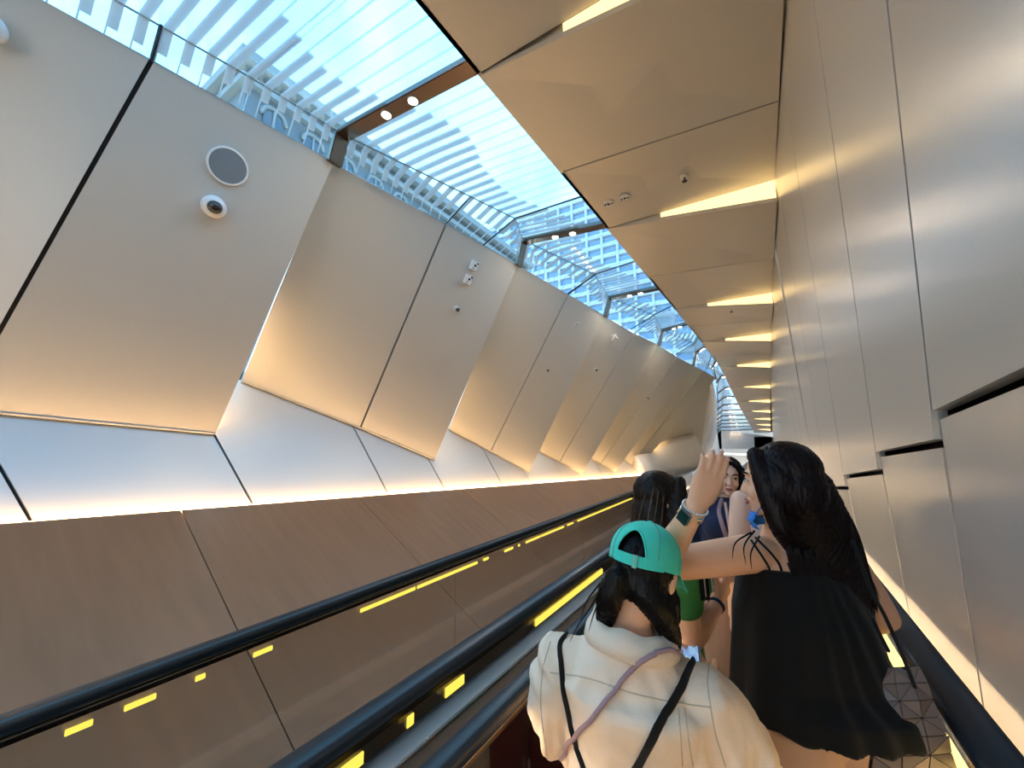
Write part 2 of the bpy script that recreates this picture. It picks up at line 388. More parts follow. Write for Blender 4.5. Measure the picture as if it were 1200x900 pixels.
# ------------------------------------------------------------------ right wall
wall_right = tag(empty('wall_right'), 'right tunnel wall of tall pale satin panels', kind='structure')
def wx(z): return .2+(2.0-z)*.0825
ys = [-4.6, -3.55, -2.5, -1.5, -.5, .5, 1.47, 2.18, 3.17, 4.2, 5.25, 6.3, 7.4, 8.6, 9.8, 11.2, 12.7, 14.4, 16.3, 18.5, 21, 24, 28, 34.4]
def zstep(y): return .22-.165*y if y < 6 else -.77-.02*(y-6)
for i in range(len(ys)-1):
    a, b = ys[i], ys[i+1]
    zt = lambda y: zc(y)+.05
    sk = .45 if b < 6 else .3
    za, zb = zstep(a)+.03, zstep(b)+.10
    def wp(y, z): return up((wx(z)+.0, y-sk*z, z))
    def xw(y, z, dx): v = wp(y, z); v.x += dx; return v
    slab('upper_panel', [wp(a, za), wp(b, zb), wp(b, zt(b)), wp(a, zt(a))], M['panel_r'], wall_right, (.03, 0, 0), [0, .005, 0, .005])
    g = .022
    slab('lower_panel', [xw(a, -1.3, .06), xw(b, -1.3, .06), xw(b, zb-g, .012), xw(a, za-g, .012)], M['panel_r'], wall_right, (.03, 0, 0), [0, .004, 0, .004])
bm = bm_new(); add_prism(bm, [up((wx(2.1)+.10, -5, 2.1)), up((wx(2.1)+.10, 36, 2.1)), up((wx(-1.7)+.13, 36, -1.7)), up((wx(-1.7)+.13, -5, -1.7))], (.04, 0, 0)); recalc(bm)
setup('wall_backing', M['dark'], bm, parent=wall_right)
M['added_wash'] = emat('warm_added_wash', (1.0, .67, .37), 8)
bm = bm_new(); add_tube(bm, [up((.450, -4, -.97)), up((.450, 16, -.97))], .005, 8); setup('added_wash_light', M['added_wash'], bm, parent=wall_right)  # added strip hidden behind the handrail to warm the lower wall
# ------------------------------------------------------------------ skylight: glass, mullions, bronze beams
skylight = tag(empty('window_1'), 'long fritted glass skylight above the left wall', kind='structure')
sec = []                                        # (kind, wall top, fold, ceiling edge)
def edgept(y, z=None): return up((xe2(y)-.03, y, zc(y)+(.32 if z is None else z)))
sec.append(('E', ETop[1]+(ETop[1]-ETop[2])*2, None, None))
sec.append(('S', STop[0]+(STop[0]-STop[1]), None, None))
sec.append(('E', ETop[0], None, None)); sec.append(('S', ETop[0]*.28+ETop[1]*.72, None, None))
for i in range(1, 7):
    sec.append(('E', ETop[i], None, None))
    if i < 6:
        k = (.74, .5, .42, .45, .5)[i-1]
        sec.append(('S', lerp(ETop[i], ETop[i+1], k), None, None))
for j, y in enumerate([14.1, 16.2, 18.3, 20.5, 22.6, 24.7, 26.9, 29.0, 31.2, 34]):
    sec.append(('E', up((lerp(fT[1]-Vector((0, 0, CZ)), fT[3]-Vector((0, 0, CZ)), (y-fT[1].y)/(fT[3].y-fT[1].y)).x if y > fT[1].y else lerp(ETop[6], fT[1], (y-ETop[6].y)/(fT[1].y-ETop[6].y)).x, y, zc(y)-.02)), None, None))
full = []
for kind, t, _, _ in sec:
    y = t.y; far = y > 12.5
    e = edgept(y, .32 if not far else .22)
    if kind == 'E': f_ = t+Vector((.07 if not far else .25, 0, .30 if not far else .22))
    elif y < 1.4: f_ = t+Vector((.10, 0, .40))
    else: f_ = t+Vector((.40, .02, .20))
    if f_.x > e.x-.15: f_.x = e.x-.15
    f_.z = min(f_.z, e.z+.12)
    full.append((kind, t, f_, e))
def glassquad(name, a, b, c, d, mat, v0=0., v1=1., flip=False):
    bm = bm_new(); vs = [bm.verts.new(p) for p in (a, b, c, d)]; fc = bm.faces.new(vs)
    uv = bm.loops.layers.uv.new('UVMap')
    uvs = [(a[1], v0), (b[1], v0), (c[1], v1), (d[1], v1)]
    for l, q in zip(fc.loops, uvs): l[uv].uv = q
    r = bmesh.ops.extrude_face_region(bm, geom=[fc]); n_ = fc.normal.copy() if fc.normal.length else Vector((0, 0, 1)); fc.normal_update(); n_ = fc.normal.copy()
    bmesh.ops.translate(bm, verts=[g for g in r['geom'] if isinstance(g, bmesh.types.BMVert)], vec=n_*.012)
    for f2 in bm.faces:
        if f2 is not fc:
            for l in f2.loops:
                w_ = l.vert.co; l[uv].uv = min(zip([a, b, c, d], uvs), key=lambda z_: (z_[0]-w_).length)[1]
    recalc(bm); return setup(name, mat, bm, parent=skylight)
for i in range(len(full)-1):
    k0, t0, f0, e0 = full[i]; k1, t1, f1, e1 = full[i+1]
    glassquad('side_glass_pane', f0, f1, t1, t0, M['frit_side'])
    glassquad('roof_glass_pane', f0, f1, e1, e0, M['frit'])
    for (p, q, r_) in ((f0, f1, .006),):
        bm = bm_new(); add_tube(bm, [p, q], r_, 6); setup('fold_joint', M['midgrey'], bm, parent=skylight)
    if k0 == 'S' and 1.4 < t0.y < 12:
        bm = bm_new(); add_tube(bm, [t0, f0, e0], .008, 6, rnd=False); setup('glass_joint', M['dark'], bm, parent=skylight)
for st in STop[1:5]:
    yy = st.y; seg_ = [s for s in full if s[1].y <= yy][-1]; nx = full[full.index(seg_)+1]; tt = (yy-seg_[1].y)/(nx[1].y-seg_[1].y)
    bm = bm_new(); add_tube(bm, [st, lerp(seg_[2], nx[2], tt)], .007, 6); setup('glass_joint', M['dark'], bm, parent=skylight)
bm = bm_new(); p_ = STop[0]; seg_ = full[2]; nx = full[3]; tt = (p_.y-seg_[1].y)/(nx[1].y-seg_[1].y)
add_tube(bm, [p_, lerp(seg_[2], nx[2], tt)], .012, 6); setup('glass_joint', M['dark'], bm, parent=skylight)
beam_no = 0; ordn = ['nearest', 'second nearest', 'third', 'fourth', 'fifth', 'sixth', 'seventh', 'eighth', 'ninth', 'tenth', 'eleventh', 'twelfth', 'thirteenth', 'fourteenth', 'fifteenth', 'sixteenth', 'seventeenth', 'eighteenth']
def beam(t, f_, e, hw, vis):
    global beam_no
    off = Vector((0, 0, -.05))
    e2 = Vector((xe2(e.y)+.0, e.y, e.z))
    bm = bm_new()
    for (p, q) in ((t+Vector((.03, 0, -.03)), f_+Vector((.03, 0, -.05))), (f_+Vector((0, 0, -.05)), e2+Vector((0, 0, -.05)))):
        ax = (q-p).normalized(); nrm = ax.cross(Vector((0, 1, 0))).normalized()
        pr = [p+Vector((0, -hw, 0)), q+Vector((0, -hw, 0)), q+Vector((0, hw, 0)), p+Vector((0, hw, 0))]
        add_prism(bm, pr, nrm*(.05 if nrm.z > 0 or nrm.x < 0 else -.05))
    recalc(bm); bmesh.ops.bevel(bm, geom=bm.edges[:], offset=.006, segments=2, affect='EDGES')
    beam_no += 1
    o = tag(setup('trim_%d' % beam_no, M['bronze'], bm), kind='structure')
    if not vis: return
    for s, (side, k) in enumerate((('left', .36), ('right', .54))):
        c = lerp(f_, e2, k)+Vector((0, 0, -.052)); rr = min(.030, hw*.8)
        lb = '%s-hand round warm downlight on the %s bronze beam of the skylight' % (side, ordn[beam_no-1-nhid])
        d_ = thing('downlight', lb, 'ceiling light', c, 'downlights set in the bronze skylight beams')
        bm = bm_new(); add_disc(bm, c, (0, 0, -1), rr*1.25, .010, 24, ((1, -.2), (1, .8), (.9, 1), (.80, 1), (.78, .2), (.78, -.2))); recalc(bm); setup('bezel', M['white'], bm, parent=d_, smooth=False)
        bm = bm_new(); add_disc(bm, c, (0, 0, -1), rr*.95, .006, 20, ((1, 0), (1, .8), (.6, 1.2))); recalc(bm); setup('lamp_face', M['lamp'], bm, parent=d_)
nhid = sum(1 for s in full if s[0] == 'E' and s[1].y < 1)
for kind, t, f_, e in full:
    if kind == 'E': beam(t, f_, e, .058 if t.y < 12.5 else .04, t.y > 1)
# ------------------------------------------------------------------ floor and walkways
floor = bm_new(); add_box(floor, (-4.6, -5, -.30), (.9, 36, -.24)); tag(setup('floor', M['midgrey'], floor), kind='structure')
Y0, Y1 = -4.0, 16.0
ZR = CZ-.70
def rail_bm(x, z, w, h=.045):
    bm = bm_new(); pr = []
    for k in range(20):
        a = 2*math.pi*k/20; ca, sa = math.cos(a), math.sin(a)
        pr.append((x+w/2*math.copysign(abs(ca)**.6, ca), z+h/2*math.copysign(abs(sa)**.75, sa)))
    add_rings(bm, [[(px_, y, pz) for px_, pz in pr] for y in (Y0, Y1)]); recalc(bm); return bm
def walkway(name, label, xl, xr, wl, wr, zt, glow_l, glow_r, deck=None):
    t = thing(name, label, 'moving walkway', ((xl+xr)/2, 0, 0))
    def P_(n, m, bm, **k): return setup(n, m, bm, parent=t, **k)
    # ribbed pallets, each 0.4 m
    bm = bm_new(); y = Y0
    add_box(bm, (xl+.06, Y0, -.08), (xr-.06, Y1, -.02))
    n = int((xr-xl-.12)/.018)
    for k in range(n):
        x = xl+.065+k*.018; add_box(bm, (x, Y0, -.02), (x+.009, Y1, 0))
    P_('pallet_belt', M['tread'], bm)
    for x, w, sgn, glows in ((xl, wl, 1, glow_l), (xr, wr, -1, glow_r)):
        P_('handrail', M['rubber'], rail_bm(x, zt, w), smooth=True)
        bm = bm_new(); add_box(bm, (x-.020, Y0, zt-.036), (x+.004, Y1, zt-.018)); P_('rail_track', M['chrome'], bm)
        ng = 10
        for k in range(ng):
            a = Y0+(Y1-Y0)*k/ng; b = Y0+(Y1-Y0)*(k+1)/ng
            bm = bm_new(); add_box(bm, (x-.006, a+.004, .16), (x+.006, b-.004, zt-.05)); P_('glass_panel', M['balglass'], bm)
        bm = bm_new(); add_prism(bm, [(x-sgn*.02, Y0, -.1), (x-sgn*.02, Y0, .15), (x+sgn*.02, Y0, .17), (x+sgn*.05, Y0, .12), (x+sgn*.05, Y0, -.1)], (0, Y1-Y0, 0)); recalc(bm); P_('skirt', M['steel'], bm)
        bm = bm_new(); add_box(bm, (x-.009, Y0, zt-.050), (x+.009, Y1, zt-.036)); P_('glass_clip', M['bronze'], bm)
        for (a, b) in glows:
            bm = bm_new(); add_box(bm, (x+.007, a, zt-(.085 if sgn > 0 else .090)), (x+.013, b, zt-(.068 if sgn > 0 else .060))); bmesh.ops.bevel(bm, geom=bm.edges[:], offset=.002, segments=1, affect='EDGES'); P_('glow_strip', M['glow_yellow'], bm)  # on the opposite walkway: reflections of a light strip, modelled as glowing bars
    return t
def yline(p, x): return (ray(p)*(x/ray(p).x)).y
XA, XR, XB, XC = -.655, .378, -.92, -1.67
reflB = [(yline((395, 890), XB), yline((423, 882), XB)), (yline((474, 842), XB), yline((482, 838), XB)), (yline((519, 808), XB), yline((541, 792), XB)), (yline((625, 727), XB), yline((656, 703), XB)), (yline((657, 702), XB), yline((704, 666), XB))]  # dashes of reflected strip light along the opposite walkway's glass
reflC = [tuple(sorted((yline(p, XC), yline(q, XC)))) for p, q in (((72, 876), (106, 858)), ((142, 846), (180, 828)), ((226, 808), (238, 802)), ((294, 780), (317, 769)), ((420, 725), (485, 698)), ((487, 697), (558, 667)), ((565, 664), (571, 662)), ((590, 654), (600, 650)), ((606, 647), (608, 646)), ((615, 644), (632, 636)), ((633, 635), (660, 624)), ((664, 622), (671, 619)), ((676, 617), (740, 590)))]
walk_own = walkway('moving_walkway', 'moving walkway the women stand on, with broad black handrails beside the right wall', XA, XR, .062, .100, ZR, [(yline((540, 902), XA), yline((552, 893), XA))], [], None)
bm = bm_new(); add_box(bm, (XR-.058, Y0, ZR-.10), (XR-.044, Y1, ZR-.045))
setup('glow_strip', M['led_pale'], bm, parent=walk_own)
bm = bm_new(); add_tube(bm, [(XA+.009, Y0, ZR-.027), (XA+.009, Y1, ZR-.027)], .0045, 8); setup('rail_light', M['led_rail'], bm, parent=walk_own)
walk_far = walkway('moving_walkway', 'empty opposite moving walkway with glass sides, beside the brown cladding', XC, XB, .062, .072, ZR, reflC, reflB)
# shared steel cap between the two walkways
cap = thing('balustrade_cap', 'long bright steel cap strip between the two black handrails of the walkways', 'trim strip', ((XA+XB)/2, 0, ZR-.10))
bm = bm_new(); add_box(bm, (-.880, Y0, ZR-.075), (-.805, Y1, ZR-.062)); bmesh.ops.bevel(bm, geom=bm.edges[:], offset=.003, segments=2, affect='EDGES'); setup('steel_top', M['steel'], bm, parent=cap)
bm = bm_new(); add_box(bm, (-.805, Y0, ZR-.085), (-.70, Y1, ZR-.072)); setup('dark_inlay', M['bronze'], bm, parent=cap)
bm = bm_new(); add_box(bm, (-.875, Y0, .10), (-.70, Y1, ZR-.085)); setup('casing', M['bronze'], bm, parent=cap)
bm = bm_new(); add_box(bm, (-4.7, -4.9, 0), (-1.0, -4.8, CZ+2.9)); tag(setup('back_light_blocker', M['panel'], bm), kind='structure')  # added out-of-view partial wall, blocks daylight from the open tunnel end
# ------------------------------------------------------------------ devices on the panels
def devframe(p):
    c = onW(p); return c+Nw*.0, Nw, D, (Nw.cross(D)).normalized()
def speaker(p, r, label):
    c, n, a, b = devframe(p)
    t = thing('speaker', label, 'wall speaker', c)
    bm = bm_new(); add_disc(bm, c, n, r, .014, 48, ((1, -.5), (1.04, 0), (1.04, .6), (1.0, 1), (.93, 1), (.92, .6))); recalc(bm); setup('rim', M['white'], bm, parent=t, smooth=False)
    bm = bm_new(); add_disc(bm, c, n, r*.925, .012, 48, ((1, 0), (1, .9), (.6, 1.1), (.2, 1.2))); recalc(bm); setup('grille', M['greymesh'], bm, parent=t)
speaker((267, 195), .118, 'large round grey wall speaker above the dome camera on the near left panel')
speaker((675, 385), .105, 'small round wall speaker far along the left wall, alone near the panel top')
c, n, a, b = devframe((250, 242)); t = thing('dome_camera', 'white round dome security camera with black eye, below the large wall speaker', 'security camera', c)
bm = bm_new(); add_disc(bm, c, n, .075, .075, 36, ((1, -.1), (1, .25), (.97, .55), (.88, .8), (.74, .95), (.60, 1))); recalc(bm); setup('housing', M['white'], bm, parent=t, smooth=True)
dn_ = (n*.8-b*.15+Vector((.45, -.35, .0))*.5).normalized()
c2 = c+n*.062+dn_*.006
bm = bm_new(); add_ellipsoid(bm, c2, (.046, .046, .042)); setup('dome_lens', M['lens'], bm, parent=t, smooth=True)
bm = bm_new(); rings = []; u_, v_ = fr(n)
for k in range(24):
    an = 2*math.pi*k/24; q = u_*math.cos(an)+v_*math.sin(an)
    rings.append([c+n*(.066+.006*math.cos(2*math.pi*j/8))+q*(.047+.006*math.sin(2*math.pi*j/8)) for j in range(8)])
rings.append(rings[0]); add_rings(bm, rings, cap=False); bmesh.ops.remove_doubles(bm, verts=bm.verts[:], dist=1e-5); recalc(bm); setup('eye_ring', M['midgrey'], bm, parent=t, smooth=True)
def boxdev(name, p, w, h, d, label, cat, detail=True, rot=0., slide=0):
    c, n, a, b = devframe(p); t = thing(name, label, cat, c)
    def q(u, v, z): return c+a*u+b*v+n*z
    def bx(nm, m, u0, v0, u1, v1, z0, z1):
        bm = bm_new(); add_prism(bm, [q(u0, v0, z0), q(u1, v0, z0), q(u1, v1, z0), q(u0, v1, z0)], n*(z1-z0)); recalc(bm)
        bmesh.ops.bevel(bm, geom=bm.edges[:], offset=min(abs(u1-u0), abs(z1-z0))*.12, segments=2, affect='EDGES'); return setup(nm, m, bm, parent=t)
    bx('box', M['white'], -w, -h, w, h, -.004, d)
    if detail:
        bm = bm_new(); add_disc(bm, q(0, .1*h, d), n, w*.30, .008, 20, ((1, -.2), (1, .6), (.6, 1))); recalc(bm); setup('sensor_lens', M['lens'], bm, parent=t)
        bx('indicator_window', M['lens'], .30*w, .55*h, .85*w, .80*h, d-.002, d+.003)
        bm = bm_new(); add_disc(bm, q(-.35*w, -.55*h, d), n, w*.14, .006, 14, ((1, -.2), (1, .6), (.6, 1))); recalc(bm); setup('button', M['midgrey'], bm, parent=t)
boxdev('alarm_box', (554, 311), .042, .050, .045, 'upper of two small white square boxes on the left wall', 'alarm box')
boxdev('alarm_box', (547, 327), .042, .050, .045, 'lower of two small white square boxes on the left wall', 'alarm box')
def nub(p, label, s=1., n_=None, c=None, cat='sprinkler'):
    if c is None: c, n, a, b = devframe(p)
    else: n = Vector(n_)
    t = thing('sprinkler_head', label, cat, c)
    bm = bm_new(); add_disc(bm, c, n, .030*s, .010, 20, ((1, -.3), (1, .6), (.8, 1), (.3, 1))); recalc(bm); setup('escutcheon', M['white'], bm, parent=t)
    bm = bm_new(); add_tube(bm, [c+n*.005, c+n*.035*s], .009*s, 10); setup('stem', M['midgrey'], bm, parent=t)
    bm = bm_new(); add_disc(bm, c+n*.036*s, n, .018*s, .006, 14, ((.5, 0), (1, .3), (1, .7), (.5, 1))); recalc(bm); setup('deflector', M['lens'], bm, parent=t)
nub((534, 362), 'small dark sprinkler stub on the left wall below the two white boxes', 1.2)
nub((640, 433), 'tiny dark sprinkler stub low on the left panel below the small round speaker', 1.1)
nub((697, 433), 'tiny dark sprinkler stub on the left panel under the white angled bracket', 1.1)
nub((758, 466), 'tiny dark sprinkler stub farthest along the left wall', 1.2)
c, n, a, b = devframe((718, 393)); t = thing('camera_bracket', 'small white angled camera bracket high on the far left panel', 'bracket', c)
bm = bm_new(); add_tube(bm, [c, c+n*.05, c+n*.07+a*.07-b*.02], .014, 10); setup('arm', M['white'], bm, parent=t, smooth=True)
bm = bm_new(); add_tube(bm, [c+n*.03-b*.07, c+n*.05+b*.02], .018, 10); setup('mount', M['white'], bm, parent=t, smooth=True)
c, n, a, b = devframe((-17, 30)); t = thing('loudspeaker_box', 'white device with a rounded edge cut by the left frame edge', 'wall device', c)
bm = bm_new(); add_disc(bm, c, n, .075, .05, 32, ((1, -.1), (1, .4), (.93, .8), (.8, 1), (.3, 1.05))); recalc(bm); setup('housing', M['white'], bm, parent=t, smooth=True)
bm = bm_new(); add_disc(bm, c+n*.05, n, .03, .008, 20, ((1, 0), (1, .6), (.5, 1))); recalc(bm); setup('lens', M['lens'], bm, parent=t)
def ceilz(p):
    v = atZ(p, 2.0); y = v.y; sl = [s for s in slots if s <= y][-1]; nx = slots[slots.index(sl)+1]
    fx = (v.x-xe2(y))/(JX-xe2(y)); dz = .17*(1-(y-sl)/(nx-sl))*fx
    v = atZ(p, 2.0-dz); return up(v)
nub(None, 'dark sprinkler head alone on the beige ceiling panel before the big light slot', 1.0, (0, 0, -1), ceilz((802, 207)))
nub(None, 'tiny sprinkler head on the far ceiling panel between two light slots', 1.0, (0, 0, -1), ceilz((857, 363)))
for p, lb in (((713, 238), 'left of two flat pale detectors with dark dots on the ceiling'), ((732, 231), 'right of two flat pale detectors with dark dots on the ceiling')):
    c = ceilz(p); t = thing('ceiling_detector', lb, 'detector', c, 'flat detectors on the ceiling')
    bm = bm_new(); add_disc(bm, c, (0, 0, -1), .046, .010, 24, ((1, -.3), (1, .5), (.85, 1), (.2, 1))); recalc(bm); setup('plate', M['white'], bm, parent=t)
    for dx, rr in ((-.026, .006), (0, .010), (.026, .006)):
        bm = bm_new(); add_disc(bm, c+Vector((dx, 0, -.010)), (0, 0, -1), rr, .006, 12, ((1, 0), (1, .7), (.6, 1))); recalc(bm); setup('sensor_eye', M['lens'], bm, parent=t)
# ------------------------------------------------------------------ far end: bulging white wall, dark portal
M['farwhite'] = pmat('curved_white_wall', (.80, .79, .76), .3, .1, .5, noise_s=3, noise_a=.06)
M['fargrey'] = pmat('grey_portal_wall', (.28, .26, .24), .4, .2, .5, noise_s=3, noise_a=.1)
t = tag(empty('wall_end'), 'white bulging wall and grey portal at the far end of the tunnel', kind='structure')
bm = bm_new(); rings = []
for i in range(9):                                       # bulging wall: columns from near-left to far-right
    u = i/8; y = 9.4+3.2*u
    xb = lerp(Vector((atY((757, 552), 9.4).x, 0, 0)), Vector((atY((826, 545), 12.6).x, 0, 0)), u).x
    tp_ = lerp(Vector((0, 0, atY((768, 535), 9.4).z)), Vector((0, 0, atY((814, 508), 12.6).z)), min(1, u*1.0)).z+.10*math.sin(math.pi*min(1, u*1.05))
    rings.append([up((xb-.22*(j/8)**2+.05*math.sin(math.pi*j/8), y, lerp(Vector((0, 0, -.95)), Vector((0, 0, tp_)), j/8).z)) for j in range(9)])
rings = [r + [p+Vector((-.25, .1, 0)) for p in r[::-1]] for r in rings]
add_rings(bm, rings); recalc(bm); setup('curved_wall', M['farwhite'], bm, parent=t, smooth=True)
YE = 34.2
def pe(px, py, y=YE): return up(atY((px, py), y))
for nm, m, pts, th in (('portal_jamb', M['fargrey'], [(806, 506), (845, 504), (847, 552), (806, 552)], .6), ('portal_header', M['fargrey'], [(840, 503), (905, 512), (905, 526), (843, 526)], .5), ('portal_side', M['fargrey'], [(884, 512), (912, 512), (912, 552), (884, 552)], .6)):
    bm = bm_new(); add_prism(bm, [pe(*q) for q in pts], (0, th, 0)); recalc(bm); setup(nm, m, bm, parent=t)
bm = bm_new(); add_prism(bm, [pe(800, 500, 38), (pe(915, 500, 38)), pe(915, 560, 38), pe(800, 560, 38)], (0, .2, 0)); recalc(bm); setup('end_panel', M['fargrey'], bm, parent=t)
lt = thing('ceiling_light', 'thin white linear light in the dark portal at the tunnel end', 'linear light', pe(866, 532, 36))
bm = bm_new(); add_tube(bm, [pe(846, 531.5, 36), pe(884, 533, 36)], .05, 8); setup('tube', emat('cold_tube_light', (1, .95, .88), .8), bm, parent=lt)
bm = bm_new(); add_box(bm, pe(846, 531.5, 36)+Vector((-.05, .04, .03)), pe(884, 533, 36)+Vector((.05, .12, .10))); setup('holder', M['midgrey'], bm, parent=lt)
# ------------------------------------------------------------------ buildings seen through the glass
M['stone'] = pmat('pale_blue_stone', (.085, .115, .145), .8, noise_s=.8, noise_a=.12)
M['stone2'] = pmat('stone_trim', (.16, .195, .22), .8, noise_s=2, noise_a=.08)
M['pane'] = pmat('dark_window_pane', (.05, .075, .10), .15, .1, .6, noise_s=2, noise_a=.2)
M['curtain'] = pmat('blue_curtain_wall', (.17, .27, .40), .25, .3, .5, noise_s=.3, noise_a=.15)
M['fin'] = pmat('pale_facade_frame', (.36, .44, .53), .5, noise_s=1, noise_a=.06)
BX = -12.0
q0 = up(atX((286, 118), BX)); q1 = up(atX((345, 95), BX)); q2 = up(atX((402, 150), BX))
hb = thing('heritage_building', 'old stone building with cornice and arched windows seen through the near left glass', 'building', (BX-3, 9, 0))
ht = q1.z
def hbox(nm, m, lo, hi):
    bm = bm_new(); add_box(bm, lo, hi); setup(nm, m, bm, parent=hb)
yA, yB = q0.y, q0.y+16
hbox('facade', M['stone'], (BX-6, yA, 0), (BX, yB, ht-.5))
hbox('cornice', M['stone2'], (BX-6.3, yA-.35, ht-.75), (BX+.45, yB+.3, ht-.45))
hbox('cornice', M['stone2'], (BX-6.2, yA-.2, ht-1.25), (BX+.22, yB+.2, ht-1.05))
hbox('attic', M['stone'], (BX-5, yA+.5, ht-.45), (BX-.4, yB-1, ht+.25))
hbox('string_course', M['stone2'], (BX-6.1, yA-.15, ht-4.3), (BX+.18, yB+.1, ht-4.0))
for k in range(12):
    y = yA+.8+k*1.25
    for zt_ in (ht-1.45, ht-4.6):
        bm = bm_new(); w = .29; pts = [(BX+.06, y-w, zt_-1.7), (BX+.06, y+w, zt_-1.7), (BX+.06, y+w, zt_-.35)]+[(BX+.06, y+w*math.cos(math.pi*j/8), zt_-.35+w*math.sin(math.pi*j/8)) for j in range(1, 8)]+[(BX+.06, y-w, zt_-.35)]
        add_prism(bm, pts, (-.12, 0, 0)); recalc(bm); f_ = setup('window', M['pane'], bm, parent=hb)
        bm = bm_new()
        add_tube(bm, [Vector(p)+Vector((.02, (.06 if p[1] > y else -.06), 0)) for p in pts[2:]]+[], .06, 6); add_box(bm, (BX, y-w-.12, zt_-1.85), (BX+.2, y+w+.12, zt_-1.7))
        add_box(bm, (BX+.04, y-.03, zt_-1.7), (BX+.10, y+.03, zt_)); add_box(bm, (BX+.04, y-w, zt_-1.0), (BX+.10, y+w, zt_-.94))
        setup('window_frame', M['stone2'], bm, parent=f_)
tw = thing('office_tower', 'tall blue office tower with rows of framed windows seen through the roof glass ahead', 'building', (-13, 48, 0))
ty = 40.0
tL, tR = up(atY((560, 300), ty)).x, up(atY((830, 300), ty)).x
tz = up(atY((690, 232), ty)).z
bm = bm_new(); add_box(bm, (tL, ty, 0), (tR, ty+14, tz)); setup('tower_block', M['curtain'], bm, parent=tw)
nx_, nz_ = 16, 16
for k in range(nx_+1):
    x = tL+(tR-tL)*k/nx_; bm = bm_new(); add_box(bm, (x-.12, ty-.35, 8), (x+.12, ty, tz)); setup('facade_fin', M['fin'], bm, parent=tw)
for k in range(nz_+1):
    z = 9+(tz-9)*k/nz_; bm = bm_new(); add_box(bm, (tL, ty-.28, z-.22), (tR, ty, z+.22)); setup('floor_band', M['fin'], bm, parent=tw)
# ------------------------------------------------------------------ sky, camera, exposure
w = bpy.data.worlds.new('daylight_sky'); SC.world = w; w.use_nodes = True; nt = w.node_tree; nt.nodes.clear(); L = nt.links
o = nt.nodes.new('ShaderNodeOutputWorld'); bg = nt.nodes.new('ShaderNodeBackground'); tc = nt.nodes.new('ShaderNodeTexCoord')
nz = nt.nodes.new('ShaderNodeTexNoise'); nz.inputs['Scale'].default_value = 2.2; nz.inputs['Detail'].default_value = 5; nz.inputs['Distortion'].default_value = .4
rp = nt.nodes.new('ShaderNodeValToRGB'); rp.color_ramp.elements[0].position = .43; rp.color_ramp.elements[1].position = .62
rp.color_ramp.elements[0].color = (.28, .60, 1.0, 1); rp.color_ramp.elements[1].color = (.50, .84, 1.0, 1)
L.new(tc.outputs['Generated'], nz.inputs['Vector']); L.new(nz.outputs['Fac'], rp.inputs[0]); 
sx_ = nt.nodes.new('ShaderNodeSeparateXYZ'); L.new(tc.outputs['Generated'], sx_.inputs[0])
mr = nt.nodes.new('ShaderNodeMapRange'); mr.inputs[1].default_value = .06; mr.inputs[2].default_value = .24; L.new(sx_.outputs[2], mr.inputs[0])
mh = nt.nodes.new('ShaderNodeMix'); mh.data_type = 'RGBA'; mh.inputs[6].default_value = (1.0, .90, .78, 1); L.new(mr.outputs[0], mh.inputs[0]); L.new(rp.outputs[0], mh.inputs[7])
L.new(mh.outputs[2], bg.inputs[0]); L.new(bg.outputs[0], o.inputs[0]); bg.inputs[1].default_value = .86
cd = bpy.data.cameras.new('camera'); cd.sensor_width = 36; cd.sensor_fit = 'HORIZONTAL'; cd.lens = 36*F/1200; cd.clip_start = .02; cd.clip_end = 400
cam = bpy.data.objects.new('camera', cd); COL.objects.link(cam)
m4 = RM.to_4x4(); m4.translation = Vector((0, 0, CZ)); cam.matrix_world = m4; SC.camera = cam
SC.view_settings.view_transform = 'Standard'; SC.view_settings.look = 'None'; SC.view_settings.exposure = EXPOSURE; SC.view_settings.gamma = 1; SC.view_settings.use_curve_mapping = False
SC.cycles.max_bounces = 10; SC.cycles.diffuse_bounces = 5; SC.cycles.glossy_bounces = 4; SC.cycles.transparent_max_bounces = 16; SC.cycles.caustics_reflective = False; SC.cycles.sample_clamp_indirect = 6
# ------------------------------------------------------------------ people
import numpy as np
V = Vector
M['skin'] = pmat('warm_skin', (.98, .53, .33), .45, 0, .35, noise_s=60, noise_a=.05, sss=.06)
M['skin_light'] = pmat('fair_skin', (.90, .58, .44), .48, 0, .35, noise_s=60, noise_a=.04, sss=.06)
def hairmat(name, a, b, rough=.38):
    m, nt, bs = newmat(name); L = nt.links
    tc = nt.nodes.new('ShaderNodeTexCoord'); mp = nt.nodes.new('ShaderNodeMapping'); mp.inputs['Scale'].default_value = (170, 170, 7)
    nz = nt.nodes.new('ShaderNodeTexNoise'); nz.inputs['Scale'].default_value = 1; nz.inputs['Detail'].default_value = 3
    L.new(tc.outputs['Object'], mp.inputs[0]); L.new(mp.outputs[0], nz.inputs['Vector'])
    r = nt.nodes.new('ShaderNodeValToRGB'); r.color_ramp.elements[0].position = .35; r.color_ramp.elements[1].position = .75
    r.color_ramp.elements[0].color = col4(a); r.color_ramp.elements[1].color = col4(b)
    L.new(nz.outputs['Fac'], r.inputs[0]); L.new(r.outputs[0], bs.inputs['Base Color'])
    bp = nt.nodes.new('ShaderNodeBump'); bp.inputs['Strength'].default_value = .5; bp.inputs['Distance'].default_value = .004
    L.new(nz.outputs['Fac'], bp.inputs['Height']); L.new(bp.outputs[0], bs.inputs['Normal'])
    bs.inputs['Roughness'].default_value = rough; bs.inputs['Specular IOR Level'].default_value = .16
    return m
M['hair_black'] = hairmat('black_hair', (.0025, .002, .002), (.007, .005, .005))
M['hair_plum'] = hairmat('black_hair_plum_ends', (.003, .002, .0025), (.010, .0035, .006))
